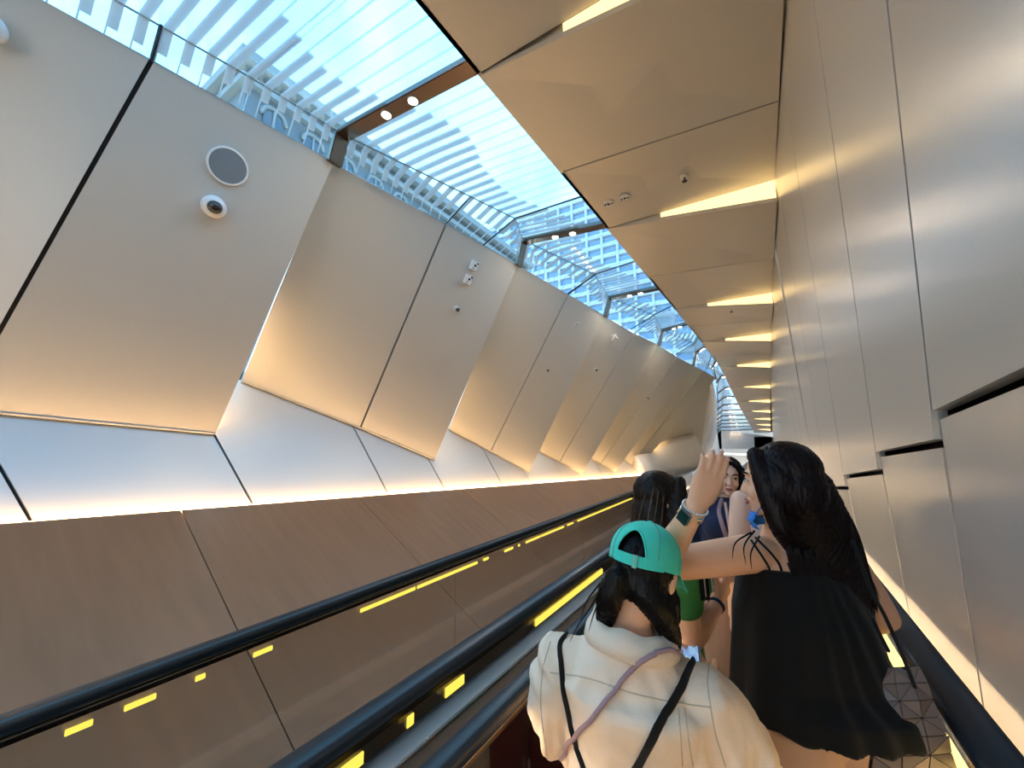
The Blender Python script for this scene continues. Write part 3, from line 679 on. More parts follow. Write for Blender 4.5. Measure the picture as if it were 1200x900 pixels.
M['hair_brown'] = hairmat('dark_brown_hair', (.006, .004, .003), (.026, .014, .009))
M['hair_light'] = hairmat('light_hair_streaks', (.10, .065, .04), (.20, .14, .09))
def fabric(name, c, sc=500, a=.08, rough=.85, b=.25):
    m = pmat(name, c, rough, 0, .2, noise_s=sc, noise_a=a, bump=(b, .0015), sheen=.1); return m
M['cream'] = fabric('cream_cotton', (.95, .77, .61), 260, .06)
M['cream_seam'] = fabric('cream_seam', (.62, .52, .39))
M['teal'] = fabric('turquoise_twill', (.075, .74, .575), 700, .06)
M['teal_in'] = fabric('turquoise_lining', (.12, .38, .32))
M['black_cloth'] = fabric('black_linen', (.0045, .0045, .005), 300, .25)
M['strap_black'] = fabric('black_strap', (.010, .009, .010))
M['lavender'] = fabric('lavender_cord', (.40, .27, .31), 350, .25)
M['green'] = fabric('green_jersey', (.05, .24, .065), 300, .1)
M['navy'] = fabric('navy_denim', (.020, .030, .075), 350, .25)
M['denim'] = fabric('blue_denim', (.05, .09, .17), 350, .25)
M['tan'] = fabric('tan_trousers', (.55, .36, .26), 300, .06)
M['wine'] = fabric('wine_skirt', (.10, .020, .035), 300, .15)
M['pink'] = fabric('pale_pink_top', (.70, .50, .45), 300, .06)
M['grey_cloth'] = fabric('grey_trousers', (.12, .12, .13), 300, .1)
M['mask'] = fabric('blue_mask', (.03, .22, .70), 200, .1, .7)
M['lip'] = pmat('lips', (.46, .13, .12), .4, noise_s=50, noise_a=.08)
M['eyew'] = pmat('eye_white', (.75, .72, .70), .2, noise_s=50, noise_a=.02)
M['iris'] = pmat('dark_iris', (.02, .012, .008), .1, noise_s=50, noise_a=.1)
M['nail'] = pmat('nail', (.72, .42, .36), .25, noise_s=50, noise_a=.03)
M['silver'] = pmat('champagne_metal', (.72, .66, .58), .25, .8, noise_s=30, noise_a=.05)
M['brass'] = pmat('dull_brass', (.25, .30, .22), .4, .6, noise_s=30, noise_a=.05)
M['shoe'] = fabric('white_sneaker', (.60, .59, .57), 200, .05)
def remesh(bm, voxel, smooth=6, fac=.5):
    recalc(bm); me = bpy.data.meshes.new('t'); bm.to_mesh(me); bm.free()
    o = bpy.data.objects.new('t', me); COL.objects.link(o)
    r = o.modifiers.new('r', 'REMESH'); r.mode = 'VOXEL'; r.voxel_size = voxel
    if smooth: s = o.modifiers.new('s', 'SMOOTH'); s.iterations = smooth; s.factor = fac
    dg = bpy.context.evaluated_depsgraph_get(); ev = o.evaluated_get(dg)
    out = bpy.data.meshes.new_from_object(ev); bpy.data.objects.remove(o); bpy.data.meshes.remove(me)
    return out
def displace(me, fn):
    n = len(me.vertices); co = np.empty(n*3, np.float32); me.vertices.foreach_get('co', co); no = np.empty(n*3, np.float32); me.vertices.foreach_get('normal', no)
    co = co.reshape(-1, 3); no = no.reshape(-1, 3); d = fn(co, no); co = co+no*d[:, None]
    me.vertices.foreach_set('co', co.ravel().astype(np.float32)); me.update()
def frame(fwd, upv=(0, 0, 1)):
    f_ = V(fwd).normalized(); r = f_.cross(V(upv)).normalized(); u = r.cross(f_)
    return Matrix((r, f_, u)).transposed()              # columns right, forward, up
def loft(bm, secs, seg=28, ex=.85):
    rings = []
    for c, a, b in secs:
        c, a, b = V(c), V(a), V(b); rg = []
        for k in range(seg):
            t = 2*math.pi*k/seg; ca, sa = math.cos(t), math.sin(t)
            rg.append(c+a*math.copysign(abs(ca)**ex, ca)+b*math.copysign(abs(sa)**ex, sa))
        rings.append(rg)
    add_rings(bm, rings)
def head_mesh(bm, c, R, s=1.):
    T = lambda x, y, z: V(c)+R @ (V((x, y, z))*s)
    E = lambda p, r: add_ellipsoid(bm, T(*p), [q*s for q in r], R)
    E((0, -.012, .030), (.073, .092, .086)); E((0, .022, -.022), (.060, .066, .086)); E((0, .030, -.068), (.044, .050, .046)); E((0, .064, -.098), (.019, .018, .016))
    add_tube(bm, [T(0, .080, .016), T(0, .089, -.008), T(0, .098, -.032)], [.007*s, .008*s, .010*s], 10)
    E((0, .099, -.034), (.011, .011, .009))
    for sx in (-1, 1):
        E((sx*.010, .092, -.037), (.008, .009, .007)); E((sx*.034, .058, -.036), (.022, .021, .024))
        E((sx*.073, -.006, -.012), (.009, .018, .030)); E((sx*.074, -.006, .008), (.011, .016, .012))
    add_tube(bm, [T(-.042, .066, .022), T(-.018, .082, .024), T(.018, .082, .024), T(.042, .066, .022)], .008*s, 8)
    add_tube(bm, [T(-.022, .076, -.064), T(0, .086, -.060), T(.022, .076, -.064)], [.005*s, .008*s, .005*s], 8)
    add_tube(bm, [T(-.018, .076, -.071), T(0, .084, -.075), T(.018, .076, -.071)], [.005*s, .008*s, .005*s], 8)
    return T
def face_parts(par, T, R, s=1., hairm=None):
    for sx, nm in ((-1, 'eye'), (1, 'eye')):
        bm = bm_new(); add_ellipsoid(bm, T(sx*.031, .0765, .001), (.0135*s, .008*s, .0065*s), R, 14, 8); e = setup('eye', M['eyew'], bm, parent=par, smooth=True)
        bm = bm_new(); add_ellipsoid(bm, T(sx*.031, .083, .001), (.0062*s, .003*s, .0058*s), R, 12, 8); setup('iris', M['iris'], bm, parent=e, smooth=True)
        bm = bm_new(); add_tube(bm, [T(sx*.016, .0845, .005), T(sx*.031, .0865, .0085), T(sx*.046, .077, .005)], .0016*s, 6); setup('eyelash', M['hair_black'], bm, parent=par)
        bm = bm_new(); add_tube(bm, [T(sx*.014, .0895, .024), T(sx*.032, .086, .029), T(sx*.050, .068, .023)], [.0032*s, .0036*s, .002*s], 8, flat=((0, 0, 1), 1.2)); setup('eyebrow', hairm or M['hair_black'], bm, parent=par)
    bm = bm_new(); add_tube(bm, [T(-.021, .081, -.0665), T(-.008, .0925, -.0625), T(0, .0925, -.064), T(.008, .0925, -.0625), T(.021, .081, -.0665)], [.002*s, .0045*s, .004*s, .0045*s, .002*s], 8)
    add_tube(bm, [T(-.019, .081, -.069), T(0, .091, -.0745), T(.019, .081, -.069)], [.002*s, .0055*s, .002*s], 8); setup('lips', M['lip'], bm, parent=par, smooth=True)
def hand_mesh(bm, wrist, fd, pn, left, s=1., curls=(18, 20, 22, 26), spread=1., thumb=(35, 20)):
    """palm and five fingers; fd = direction of the fingers, pn = the way the palm faces"""
    fd = V(fd).normalized(); pn = (V(pn)-fd*V(pn).dot(fd)).normalized(); th = fd.cross(pn)*(-1 if left else 1)   # towards the thumb
    w = V(wrist); tips = []
    P_ = lambda a, b, c: w+(fd*a+th*b+pn*c)*s
    loft(bm, [(P_(-.012, 0, 0), th*.024*s, pn*.017*s), (P_(.015, .002, 0), th*.029*s, pn*.016*s), (P_(.045, .002, .001), th*.037*s, pn*.0145*s), (P_(.080, 0, .001), th*.040*s, pn*.0125*s), (P_(.092, -.001, .002), th*.036*s, pn*.009*s)], 20, .8)
    for k, (off, ln, r) in enumerate(((.028, .071, .0085), (.0095, .079, .0088), (-.010, .073, .0084), (-.028, .057, .0074))):
        an = math.radians((9, 2.5, -3.5, -10)[k]*spread); d0 = (fd*math.cos(an)+th*math.sin(an)).normalized()
        c = math.radians(curls[k]); p = P_(.080, off, .001); pts = [P_(.060, off*.9, .001), p]; rr = [r*s*1.02, r*s*1.04]; dirn = d0
        for q, fr_ in enumerate((.45, .30, .25)):
            ang = c*(.6, 1.0, .7)[q]; ax = d0.cross(pn).normalized(); dirn = Matrix.Rotation(ang, 3, ax) @ dirn
            p = p+dirn*ln*fr_*s; pts.append(p.copy()); rr.append(r*s*(.98, .92, .78)[q])
        add_tube(bm, pts, rr, 12); tips.append((pts[-1], dirn, pn, r*s))
    a0 = math.radians(thumb[0]); d0 = (fd*math.cos(a0)+th*math.sin(a0)+pn*.25).normalized()
    pts = [P_(.012, .014, .003), P_(.030, .030, .006)]; p = pts[-1]; rr = [.013*s, .0125*s]; dirn = d0
    ax = d0.cross(pn).normalized()
    for q, ln in enumerate((.030, .026)):
        dirn = (Matrix.Rotation(math.radians(-thumb[1]*.5), 3, pn*(-1 if left else 1)) @ dirn); p = p+dirn*ln*s; pts.append(p.copy()); rr.append((.0105, .0088)[q]*s)
    add_tube(bm, pts, rr, 12); tips.append((pts[-1], dirn, (pn-th*.5), .009*s))
    return tips
def person(label, base, yaw, H, skin, J=None, head=None, voxel=.005, hands=None, smooth=5, wide=1., nofinger=False, group=None):
    """a standing figure; yaw in degrees clockwise from the tunnel direction; J overrides joints in world space"""
    s = H/1.65; th = math.radians(yaw); fwd = V((math.sin(th), math.cos(th), 0)); rt = V((math.cos(th), -math.sin(th), 0)); b = V((base[0], base[1], 0))
    q = lambda x, y, z: b+(rt*x+fwd*y+V((0, 0, z)))*s
    D_ = dict(neck=q(0, -.01, 1.385), chest=q(0, .01, 1.22), waist=q(0, .01, 1.04), pelvis=q(0, 0, .92), headc=q(0, .025, 1.525),
              shL=q(-.165*wide, -.01, 1.335), shR=q(.165*wide, -.01, 1.335), elL=q(-.22, -.03, 1.06), elR=q(.22, -.03, 1.06), wrL=q(-.23, .07, .84), wrR=q(.23, .07, .84),
              hipL=q(-.085, 0, .88), hipR=q(.085, 0, .88), knL=q(-.09, .03, .48), knR=q(.09, .03, .48), anL=q(-.09, -.01, .075), anR=q(.09, -.01, .075))
    D_['mid'] = (D_['shL']+D_['shR'])/2 if not (J and ('shL' in J or 'shR' in J)) else None
    if J: D_.update({k: V(v) for k, v in J.items()})
    if D_['mid'] is None: D_['mid'] = (D_['shL']+D_['shR'])/2
    root = thing('person', label, 'person', b, group)
    bm = bm_new(); rs = (D_['shR']-D_['shL']).normalized(); fs = V((0, 0, 1)).cross(rs).normalized()
    loft(bm, [(D_['pelvis']-V((0, 0, .09*s)), rt*.135*s, fwd*.10*s), (D_['pelvis'], rt*.160*s, fwd*.115*s), (lerp(D_['pelvis'], D_['waist'], .6), rt*.140*s, fwd*.10*s), (D_['waist'], rt*.120*s, fwd*.088*s), (D_['chest'], rs*.138*s, fs*.105*s),
              (lerp(D_['chest'], D_['mid'], .6), rs*.150*s, fs*.095*s), (D_['mid']-V((0, 0, .012*s)), rs*.140*s, fs*.070*s), (lerp(D_['mid'], D_['neck'], .6), rs*.085*s, fs*.055*s), (D_['neck']+V((0, 0, .02*s)), rs*.052*s, fs*.05*s)])
    if skin != 'x':
        for sx in (-1, 1): add_ellipsoid(bm, D_['chest']+rs*sx*.068*s+fs*.085*s+V((0, 0, .0)), (.058*s, .05*s, .058*s))
    for S_ in 'LR':
        sh, el, wr = D_['sh'+S_], D_['el'+S_], D_['wr'+S_]
        add_tube(bm, [lerp(D_['mid'], sh, .5)-V((0, 0, .01)), sh], [.050*s, .052*s], 16)
        add_tube(bm, [sh, lerp(sh, el, .35), lerp(sh, el, .75), el], [.052*s*wide, .049*s*wide, .043*s*wide, .037*s], 18)
        add_tube(bm, [el, lerp(el, wr, .28), lerp(el, wr, .7), wr], [.037*s, .041*s, .031*s, .0245*s], 16)
        hp, kn, an = D_['hip'+S_], D_['kn'+S_], D_['an'+S_]
        add_tube(bm, [hp, lerp(hp, kn, .4), lerp(hp, kn, .8), kn, lerp(kn, an, .3), lerp(kn, an, .75), an], [.088*s, .078*s, .058*s, .052*s, .054*s, .038*s, .034*s], 18)
        add_tube(bm, [an+V((0, 0, -.03))*s-fwd*.03*s, an+fwd*.06*s+V((0, 0, -.035))*s, an+fwd*.135*s+V((0, 0, -.045))*s], [.032*s, .033*s, .024*s], 12)
    hc = D_['headc']; R = frame(head[0] if head else fwd, head[1] if head and len(head) > 1 else (0, 0, 1)); hs = .93*s if s > .96 else .90
    T = head_mesh(bm, hc, R, hs)
    add_tube(bm, [D_['neck']-V((0, 0, .03*s)), D_['neck']+V((0, 0, .02*s)), T(0, -.018, -.055), T(0, -.012, .0)], [.056*s, .050*s, .050*s, .05*s], 16)
    tips = {}
    for S_ in 'LR':
        hd = (hands or {}).get(S_)
        fd = hd['fd'] if hd else (D_['wr'+S_]-D_['el'+S_]).normalized(); pn = hd['pn'] if hd else (rt if S_ == 'L' else -rt)
        kw = {k: v for k, v in (hd or {}).items() if k not in ('fd', 'pn')}
        tips[S_] = hand_mesh(bm, D_['wr'+S_]+V(fd).normalized()*.01, fd, pn, S_ == 'L', s*.96, **kw)
    me = remesh(bm, voxel, smooth)
    setup('body', skin, me=me, parent=root, smooth=True)
    for S_ in 'LR':
        an = D_['an'+S_]; bm = bm_new()
        loft(bm, [(an+fwd*y*s+V((0, 0, z-.075*s-.0))+V((0, 0, 0)), rt*w_*s, V((0, 0, h_*s))) for y, z, w_, h_ in ((-.075, .035, .022, .030), (-.06, .040, .036, .040), (0, .046, .040, .048), (.06, .040, .046, .040), (.12, .030, .046, .030), (.165, .024, .036, .023), (.185, .020, .015, .015))], 18, .8)
        mn = min(v.co.z for v in bm.verts)
        for v in bm.verts: v.co.z = max(0.001, v.co.z-mn)
        recalc(bm); setup('shoe', M['shoe'], bm, parent=root, smooth=True)
    return root, D_, T, R, hs, s, rt, fwd, tips
def nails(root, tips, S_='L'):
    for p, d, pn, r in tips[S_]:
        bm = bm_new(); pn = V(pn).normalized(); add_ellipsoid(bm, V(p)-pn*r*.72, (r*.6, r*.85, r*.25), frame(d, -pn), 10, 6); setup('fingernail', M['nail'], bm, parent=root, smooth=True)
def trousers(root, D_, s, rt, fwd, mat, name='trousers', r=1.18, hem=.10, top=.02):
    bm = bm_new()
    loft(bm, [(D_['pelvis']-V((0, 0, .10*s)), rt*.15*s, fwd*.118*s), (D_['pelvis'], rt*.172*s, fwd*.128*s), (lerp(D_['pelvis'], D_['waist'], .75), rt*.146*s, fwd*.108*s), (D_['waist']+V((0, 0, top)), rt*.132*s, fwd*.10*s)])
    for S_ in 'LR':
        hp, kn, an = D_['hip'+S_], D_['kn'+S_], D_['an'+S_]
        lo = kn+V((0, 0, .0)) if hem > .3 else lerp(kn, an, 1-hem)
        pts = [hp, lerp(hp, kn, .5), lerp(hp, kn, .95)]+([lerp(kn, an, .5), lo] if hem <= .3 else []); rr = [.098*s*r, .088*s*r, .072*s*r]+([.066*s*r, .062*s*r] if hem <= .3 else [])
        add_tube(bm, pts, rr, 18, rnd=False)
    me = remesh(bm, .008, 5); return setup(name, mat, me=me, parent=root, smooth=True)
def top_shell(bm, D_, s, rt, fwd, gap=.014, hem=None, flare=1., neckw=1.):
    rs = (D_['shR']-D_['shL']).normalized(); fs = V((0, 0, 1)).cross(rs).normalized(); g = gap
    hem = hem if hem is not None else D_['pelvis']-V((0, 0, .05))
    secs = [(hem, rt*(.165*s*flare+g), fwd*(.122*s*flare+g)), (lerp(hem, D_['waist'], .6), rt*(.15*s*(1+(flare-1)*.5)+g), fwd*(.105*s+g)), (D_['waist'], rt*(.132*s+g), fwd*(.095*s+g)), (D_['chest'], rs*(.145*s+g), fs*(.125*s+g)),
            (lerp(D_['chest'], D_['mid'], .6), rs*(.158*s+g), fs*(.108*s+g)), (D_['mid']-V((0, 0, .002*s)), rs*(.148*s+g), fs*(.076*s+g)), (lerp(D_['mid'], D_['neck'], .55), rs*(.088*s+g)*neckw, fs*(.060*s+g)), (D_['neck']+V((0, 0, .005*s)), rs*(.056*s+g)*neckw, fs*(.054*s+g))]
    loft(bm, secs)
    for sx in (-1, 1): add_ellipsoid(bm, D_['chest']+rs*sx*.068*s+fs*.085*s, (.058*s+g, .05*s+g, .058*s+g))
def sleeve(bm, D_, S_, s, r=1.35, to='el', t=1., extra=1.0):
    sh, el, wr = D_['sh'+S_], D_['el'+S_], D_['wr'+S_]
    pts = [lerp(D_['mid'], sh, .55)-V((0, 0, .01)), sh, lerp(sh, el, .4), lerp(sh, el, .8*min(1, t) if to == 'el' else .8)]; rr = [.056*s*r, .060*s*r, .060*s*r*extra, .056*s*r*extra]
    if to == 'el': pts.append(lerp(sh, el, t)); rr.append(.054*s*r)
    else: pts += [el, lerp(el, wr, .5), lerp(el, wr, t)]; rr += [.055*s*r*extra, .050*s*r, .042*s*r]
    add_tube(bm, pts, rr, 20)
def strands(bm, pts_list, r0, r1=.001, seg=6):
    for pts in pts_list:
        P_, _ = catmull(pts, 5, [0]*len(pts)); n = len(P_)
        add_tube(bm, P_, [r0*(1-i/(n-1))**.6+r1 for i in range(n)], seg, rnd=False)
def hair_displace(me, c, a=.0035, f=60, seed=0):
    c = np.array(c)
    def fn(co, no):
        d = co-c; an = np.arctan2(d[:, 1], d[:, 0]); z = d[:, 2]
        return a*(np.sin(an*f+np.sin(z*9+seed)*3)+.6*np.sin(an*f*2.3+z*25+seed))*np.clip(.3+np.hypot(d[:, 0], d[:, 1])*9, .2, 1)
    displace(me, fn)
def cast_path(tree, px, depth_hint=None, lift=.004, k=6):
    out = []; P2 = catmull([(x, y, 0) for x, y in px], k)
    o = V((0, 0, CZ))
    for p in P2:
        d = ray((p.x, p.y)).normalized(); h = tree.ray_cast(o, d)
        if h[0] is not None: out.append(h[0]+h[1].normalized()*lift if h[1].dot(d) < 0 else h[0]-h[1].normalized()*lift)
    return out
def tree_of(o):
    me = o.data; wl = world_loc(o)
    return BVHTree.FromPolygons([v.co+wl for v in me.vertices], [p.vertices[:] for p in me.polygons])

# ---- the woman in the turquoise cap, nearest the camera
nkA = V((-.305, 1.00, 1.245))
A, JA, TA, RA, hsA, sA, rtA, fwA, tipsA = person('woman in cream blouse and turquoise cap, nearest the camera, seen from behind', (-.30, 1.03), -18, 1.52, M['skin'],
    J=dict(neck=(-.305, 1.00, 1.215), headc=(-.272, 1.030, 1.345), shL=(-.452, .945, 1.135), shR=(-.165, 1.030, 1.105), chest=(-.30, 1.00, 1.09), elL=(-.51, 1.02, .93), elR=(-.085, 1.13, .92), wrL=(-.30, 1.19, .985), wrR=(-.17, 1.245, .985)),
    head=((.10, .90, -.30), (.12, .3, 1)), hands=dict(L=dict(fd=(.45, .6, .55), pn=(.3, -.5, .8), curls=(30, 34, 36, 38)), R=dict(fd=(-.5, .5, .6), pn=(-.5, -.5, .6), curls=(30, 34, 36, 38))))
face_parts(A, TA, RA, hsA)
bm = bm_new(); top_shell(bm, JA, sA, rtA, fwA, .026, flare=1.1)
for S_ in 'LR': sleeve(bm, JA, S_, sA, 1.28, 'wr', .62, 1.16)
me = remesh(bm, .007, 8)
mA = JA['mid']; rsA = (JA['shR']-JA['shL']).normalized(); fsA = V((0, 0, 1)).cross(rsA)
def folds(co, no):
    d = co-np.array(mA); x = d @ np.array(rsA); z = d[:, 2]; y = d @ np.array(fsA)
    below = np.clip((-.075-z)/.05, 0, 1)
    pl = np.sin(x*95+np.sin(z*8)*1.2+.6)*.0035+np.sin(x*190+z*14)*.0015
    side = np.clip((np.abs(x)-.07)/.06, 0.12, 1)
    slv = np.sin((x*40+z*55)+np.sin(z*30)*1.5)*.003*np.clip((np.abs(x)-.15)/.04, 0, 1)
    hor = np.sin(z*70+x*6+np.sin(x*18)*1.0)*.0018*np.clip((z+.12)/.06, 0, 1)*np.clip((.13-np.abs(x))/.05, 0, 1)
    nz_ = np.array([noise.noise(V((p[0]*26+p[2]*10, p[1]*26, p[2]*11-p[0]*6))) for p in d])*.0060+np.array([noise.noise(V((p[0]*60, p[1]*60, p[2]*22))) for p in d])*.0022
    return (pl*below*side*2.6+slv*1.4+hor*1.3+nz_)
displace(me, folds)
blouse = setup('blouse', M['cream'], me=me, parent=A, smooth=True)
trA = tree_of(blouse)
bm = bm_new(); rings = []
for k in range(33):                                        # stand collar, open to the front, slightly wavy
    t = 2*math.pi*k/32; w_ = .009*math.sin(t*3+.5)+.006*math.sin(t*7+1)
    o_ = rsA*math.cos(t)+fsA*math.sin(t)
    c_ = nkA+V((0, 0, -.012))
    lo = c_+rsA*math.cos(t)*.108+fsA*math.sin(t)*.098-V((0, 0, .044)); hi = c_+rsA*math.cos(t)*(.084+w_*.4)+fsA*math.sin(t)*(.074+w_*.3)+V((0, 0, .006+w_*.6))
    md = c_+rsA*math.cos(t)*.102+fsA*math.sin(t)*.092+V((0, 0, -.020))
    rings.append([lo, md, hi, hi-o_*.005-V((0, 0, .002)), md-o_*.007, lo-o_*.006])
add_rings(bm, rings[:-1]+[rings[0]], cap=False); bmesh.ops.remove_doubles(bm, verts=bm.verts[:], dist=1e-5); recalc(bm); setup('collar', M['cream'], bm, parent=blouse, smooth=True)
colo = [c for c in blouse.children if c.name.startswith('collar')][0]
def tree2(*os):
    vs, fs_ = [], []
    for o in os:
        wl = world_loc(o); n0 = len(vs); vs += [v.co+wl for v in o.data.vertices]; fs_ += [tuple(i+n0 for i in p.vertices) for p in o.data.polygons]
    return BVHTree.FromPolygons(vs, fs_)
for nm, px in (('yoke_seam', [(638, 787), (690, 795), (740, 812), (790, 823), (832, 829)]), ('sleeve_seam', [(831, 779), (829, 800), (833, 830), (838, 858), (850, 898)]), ('sleeve_seam', [(645, 752), (636, 785), (634, 830), (640, 880), (644, 898)]), ('back_pleat', [(795, 830), (797, 860), (800, 898)]), ('back_pleat', [(802, 830), (806, 862), (812, 898)])):
    p = cast_path(trA, px, lift=.0005)
    if len(p) > 2: bm = bm_new(); add_tube(bm, p, .0013, 6); setup(nm, M['cream_seam'], bm, parent=blouse, smooth=True)
trousers(A, JA, sA, rtA, fwA, M['grey_cloth'])
# hair: crown under the cap, left bundle, thick braid over the right shoulder
bm = bm_new(); add_ellipsoid(bm, TA(0, -.018, .022), (.081*hsA, .094*hsA, .090*hsA), RA)
add_ellipsoid(bm, TA(0, -.060, -.030), (.066*hsA, .040*hsA, .050*hsA), RA)
add_tube(bm, [W(724, 676, .91), W(714, 702, .91), W(710, 724, .93), W(706, 742, .99)], [.026, .028, .022, .012], 14, smooth=3)
add_tube(bm, [W(716, 690, .93), W(712, 712, .93), W(716, 735, .98)], [.028, .026, .016], 14, smooth=3)
add_tube(bm, [W(752, 690, .90), W(766, 706, .89), W(779, 728, .90), W(787, 750, .915), W(789, 768, .96)], [.034, .034, .027, .022, .012], 14, smooth=3)
add_tube(bm, [W(776, 690, .93), W(784, 706, .93), W(787, 730, .94)], [.026, .026, .018], 14, smooth=3)
me = remesh(bm, .005, 5); hair_displace(me, TA(0, 0, 0), .0016, 80); hairA = setup('hair', M['hair_black'], me=me, parent=A, smooth=True)
for pl in ([W(704, 690, .90), W(692, 712, .91), W(676, 735, .92), W(668, 752, .92)], [W(706, 700, .90), W(697, 716, .90), W(690, 740, .91)], [W(788, 742, .91), W(794, 758, .92), W(796, 772, .94)], [W(703, 684, .90), W(688, 704, .91), W(680, 728, .92)]):
    bm = bm_new(); strands(bm, [pl], .0018, .0004); setup('hair_strand', M['hair_black'], bm, parent=hairA)
# cap
capc = TA(0, -.016, .030)
def capP(az, z, k=1.):                                      # az measured from the back of the head
    rx, ry, rz = .089*hsA*k, .105*hsA*k, .093*hsA*k; zz = min(max(z, -1), 1); h = math.sqrt(max(0, 1-max(zz, 0)**2.3)) if zz > 0 else 1+.02*zz
    return capc+RA @ V((rx*h*math.sin(az), -ry*h*math.cos(az), rz*zz))
def cap_low(az):
    a0 = .46
    return -.22+(.86*math.sqrt(max(0, 1-(az/a0)**2)) if abs(az) < a0 else 0)
bm = bm_new(); NA, NZ = 120, 22; azs = []
for k in range(NA):
    azs.append(-math.pi+2*math.pi*k/NA)
azs = sorted(set([round(a, 5) for a in azs]+[.46, -.46, .458, -.458, .45, -.45, .43, -.43]))
rings = []
for az in azs:
    lo = cap_low(az); rings.append([capP(az, lo+(.9995-lo)*(1-(1-j/NZ)**1.6)) for j in range(NZ+1)])
rin = [[capc+(p-capc)*.975 for p in r] for r in rings]
loops = [r+ri[::-1] for r, ri in zip(rings, rin)]; loops.append(loops[0])
add_rings(bm, loops, cap=False); bmesh.ops.remove_doubles(bm, verts=bm.verts[:], dist=2e-5); recalc(bm)
capo = setup('baseball_cap', M['teal'], bm, parent=A, smooth=True)
def capribbon(nm, m, az0, az1, z0, z1, k=1.012, th=.02, n=24, par=None, sag=0.):
    bm = bm_new(); rings = []
    for i in range(n+1):
        az = az0+(az1-az0)*i/n; s_ = sag*math.sin(math.pi*i/n)
        a, b = capP(az, z0-s_, k), capP(az, z1-s_, k); a2, b2 = capP(az, z0-s_, k+th), capP(az, z1-s_, k+th); rings.append([a, b, b2, a2])
    add_rings(bm, rings); recalc(bm); return setup(nm, m, bm, parent=par or capo)
capribbon('adjuster_strap', M['teal'], -.50, .95, -.24, .03, 1.005, .018, sag=.05)
capribbon('buckle', M['brass'], .12, .235, -.32, -.01, 1.03, .02, 6); capribbon('buckle_bar', M['teal'], .155, .205, -.31, -.02, 1.052, .012, 4)
bm = bm_new()
for az0 in [math.pi/6*(2*i+1) for i in range(6)]:
    if abs(az0) < .3: continue
    pass
for az0 in (-2.4, -1.45, -.62, .75, 1.55, 2.4): add_tube(bm, [capP(az0, cap_low(az0)+(.99-cap_low(az0))*(1-(1-j/12)**1.6), 1.003) for j in range(13)], .0011, 6)
setup('seam', M['teal_in'], bm, parent=capo)
bm = bm_new(); rings = []
for i in range(33):                                         # opening edge binding
    az = -.46+.92*i/32; rings.append(capP(az, cap_low(az), 1.0))
add_tube(bm, rings, .0022, 8); setup('opening_binding', M['teal'], bm, parent=capo, smooth=True)
bm = bm_new(); add_ellipsoid(bm, capc+RA @ V((0, 0, .093*hsA)), (.007, .007, .004), RA); setup('button', M['teal'], bm, parent=capo, smooth=True)
bm = bm_new(); rt_, rb_ = [], []
for i in range(25):                                         # curved brim at the front
    u = -1+2*i/24; az = math.pi+u*1.12
    inn = capP(az, -.20, 1.0); outl = .084*math.sqrt(max(0, 1-u*u*.86)); d_ = RA @ V((0, 1, -.28-.15*u*u)).normalized()
    row = []
    for j in range(7):
        t = j/6; row.append(inn+d_*outl*t+RA @ V((math.sin(az)*-.012*t*-1, 0, -.008*abs(u)**2*t*2)))
    rt_.append(row)
rings = [r+[p-RA @ V((0, 0, .0035)) for p in r[::-1]] for r in rt_]
add_rings(bm, rings); recalc(bm); setup('brim', M['teal'], bm, parent=capo, smooth=True)
# things she carries
def strap(name, label, px, r, mat, cat, flat=.35, extra=None, lift=.004):
    p = cast_path(tree2(blouse, colo), px, lift=lift)
    if extra: p = [V(e) for e in extra[0]]+p+[V(e) for e in extra[1]]
    bm = bm_new(); nrm = V((.5, -.8, .2))
    add_tube(bm, p, r, 10, flat=(nrm, flat)); o = tag(setup(name, mat, bm, smooth=True), label, cat); origin_to(o); return o
strap('bag_strap', 'narrow black bag strap down the left side of the cream blouse back', [(665, 744), (657, 756), (658, 780), (666, 835), (675, 870), (687, 905)], .0058, M['strap_black'], 'strap')
strap('bag_strap', 'wider black bag strap slanting over the right shoulder of the cream blouse', [(818, 768), (808, 785), (797, 806), (775, 845), (742, 905)], .0088, M['strap_black'], 'strap')
strap('phone_lanyard', 'lavender cord slanting across the back of the cream blouse', [(792, 764), (778, 763), (758, 770), (735, 790), (700, 835), (668, 868), (650, 905)], .0052, M['lavender'], 'cord', .9, lift=.006)
M['screen'] = None
m, nt, bs = newmat('lit_phone_screen'); L = nt.links
tc = nt.nodes.new('ShaderNodeTexCoord'); vz = nt.nodes.new('ShaderNodeTexVoronoi'); vz.inputs['Scale'].default_value = 60; rp = nt.nodes.new('ShaderNodeValToRGB')
rp.color_ramp.elements[0].color = (.005, .07, .9, 1); rp.color_ramp.elements[1].color = (.02, .35, .9, 1); e3 = rp.color_ramp.elements.new(.75); e3.color = (.5, .75, .9, 1); e4 = rp.color_ramp.elements.new(.9); e4.color = (.7, .55, .05, 1)
L.new(tc.outputs['Object'], vz.inputs['Vector']); L.new(vz.outputs['Color'], rp.inputs[0]); L.new(rp.outputs[0], bs.inputs['Emission Color']); bs.inputs['Emission Strength'].default_value = .12; bs.inputs['Base Color'].default_value = (.01, .01, .01, 1); bs.inputs['Roughness'].default_value = .1
phc = W(806, 792, 1.07); t = thing('mobile_phone', 'mobile phone with a lit blue screen held by the woman in the turquoise cap', 'phone', phc)
Rp = frame((-.15, .72, .68), (-.2, -.68, .72))
def obx(bm, lo, hi, c, R): add_prism(bm, [c+R @ V(q) for q in ((lo[0], lo[1], lo[2]), (hi[0], lo[1], lo[2]), (hi[0], hi[1], lo[2]), (lo[0], hi[1], lo[2]))], R @ V((0, 0, hi[2]-lo[2])))
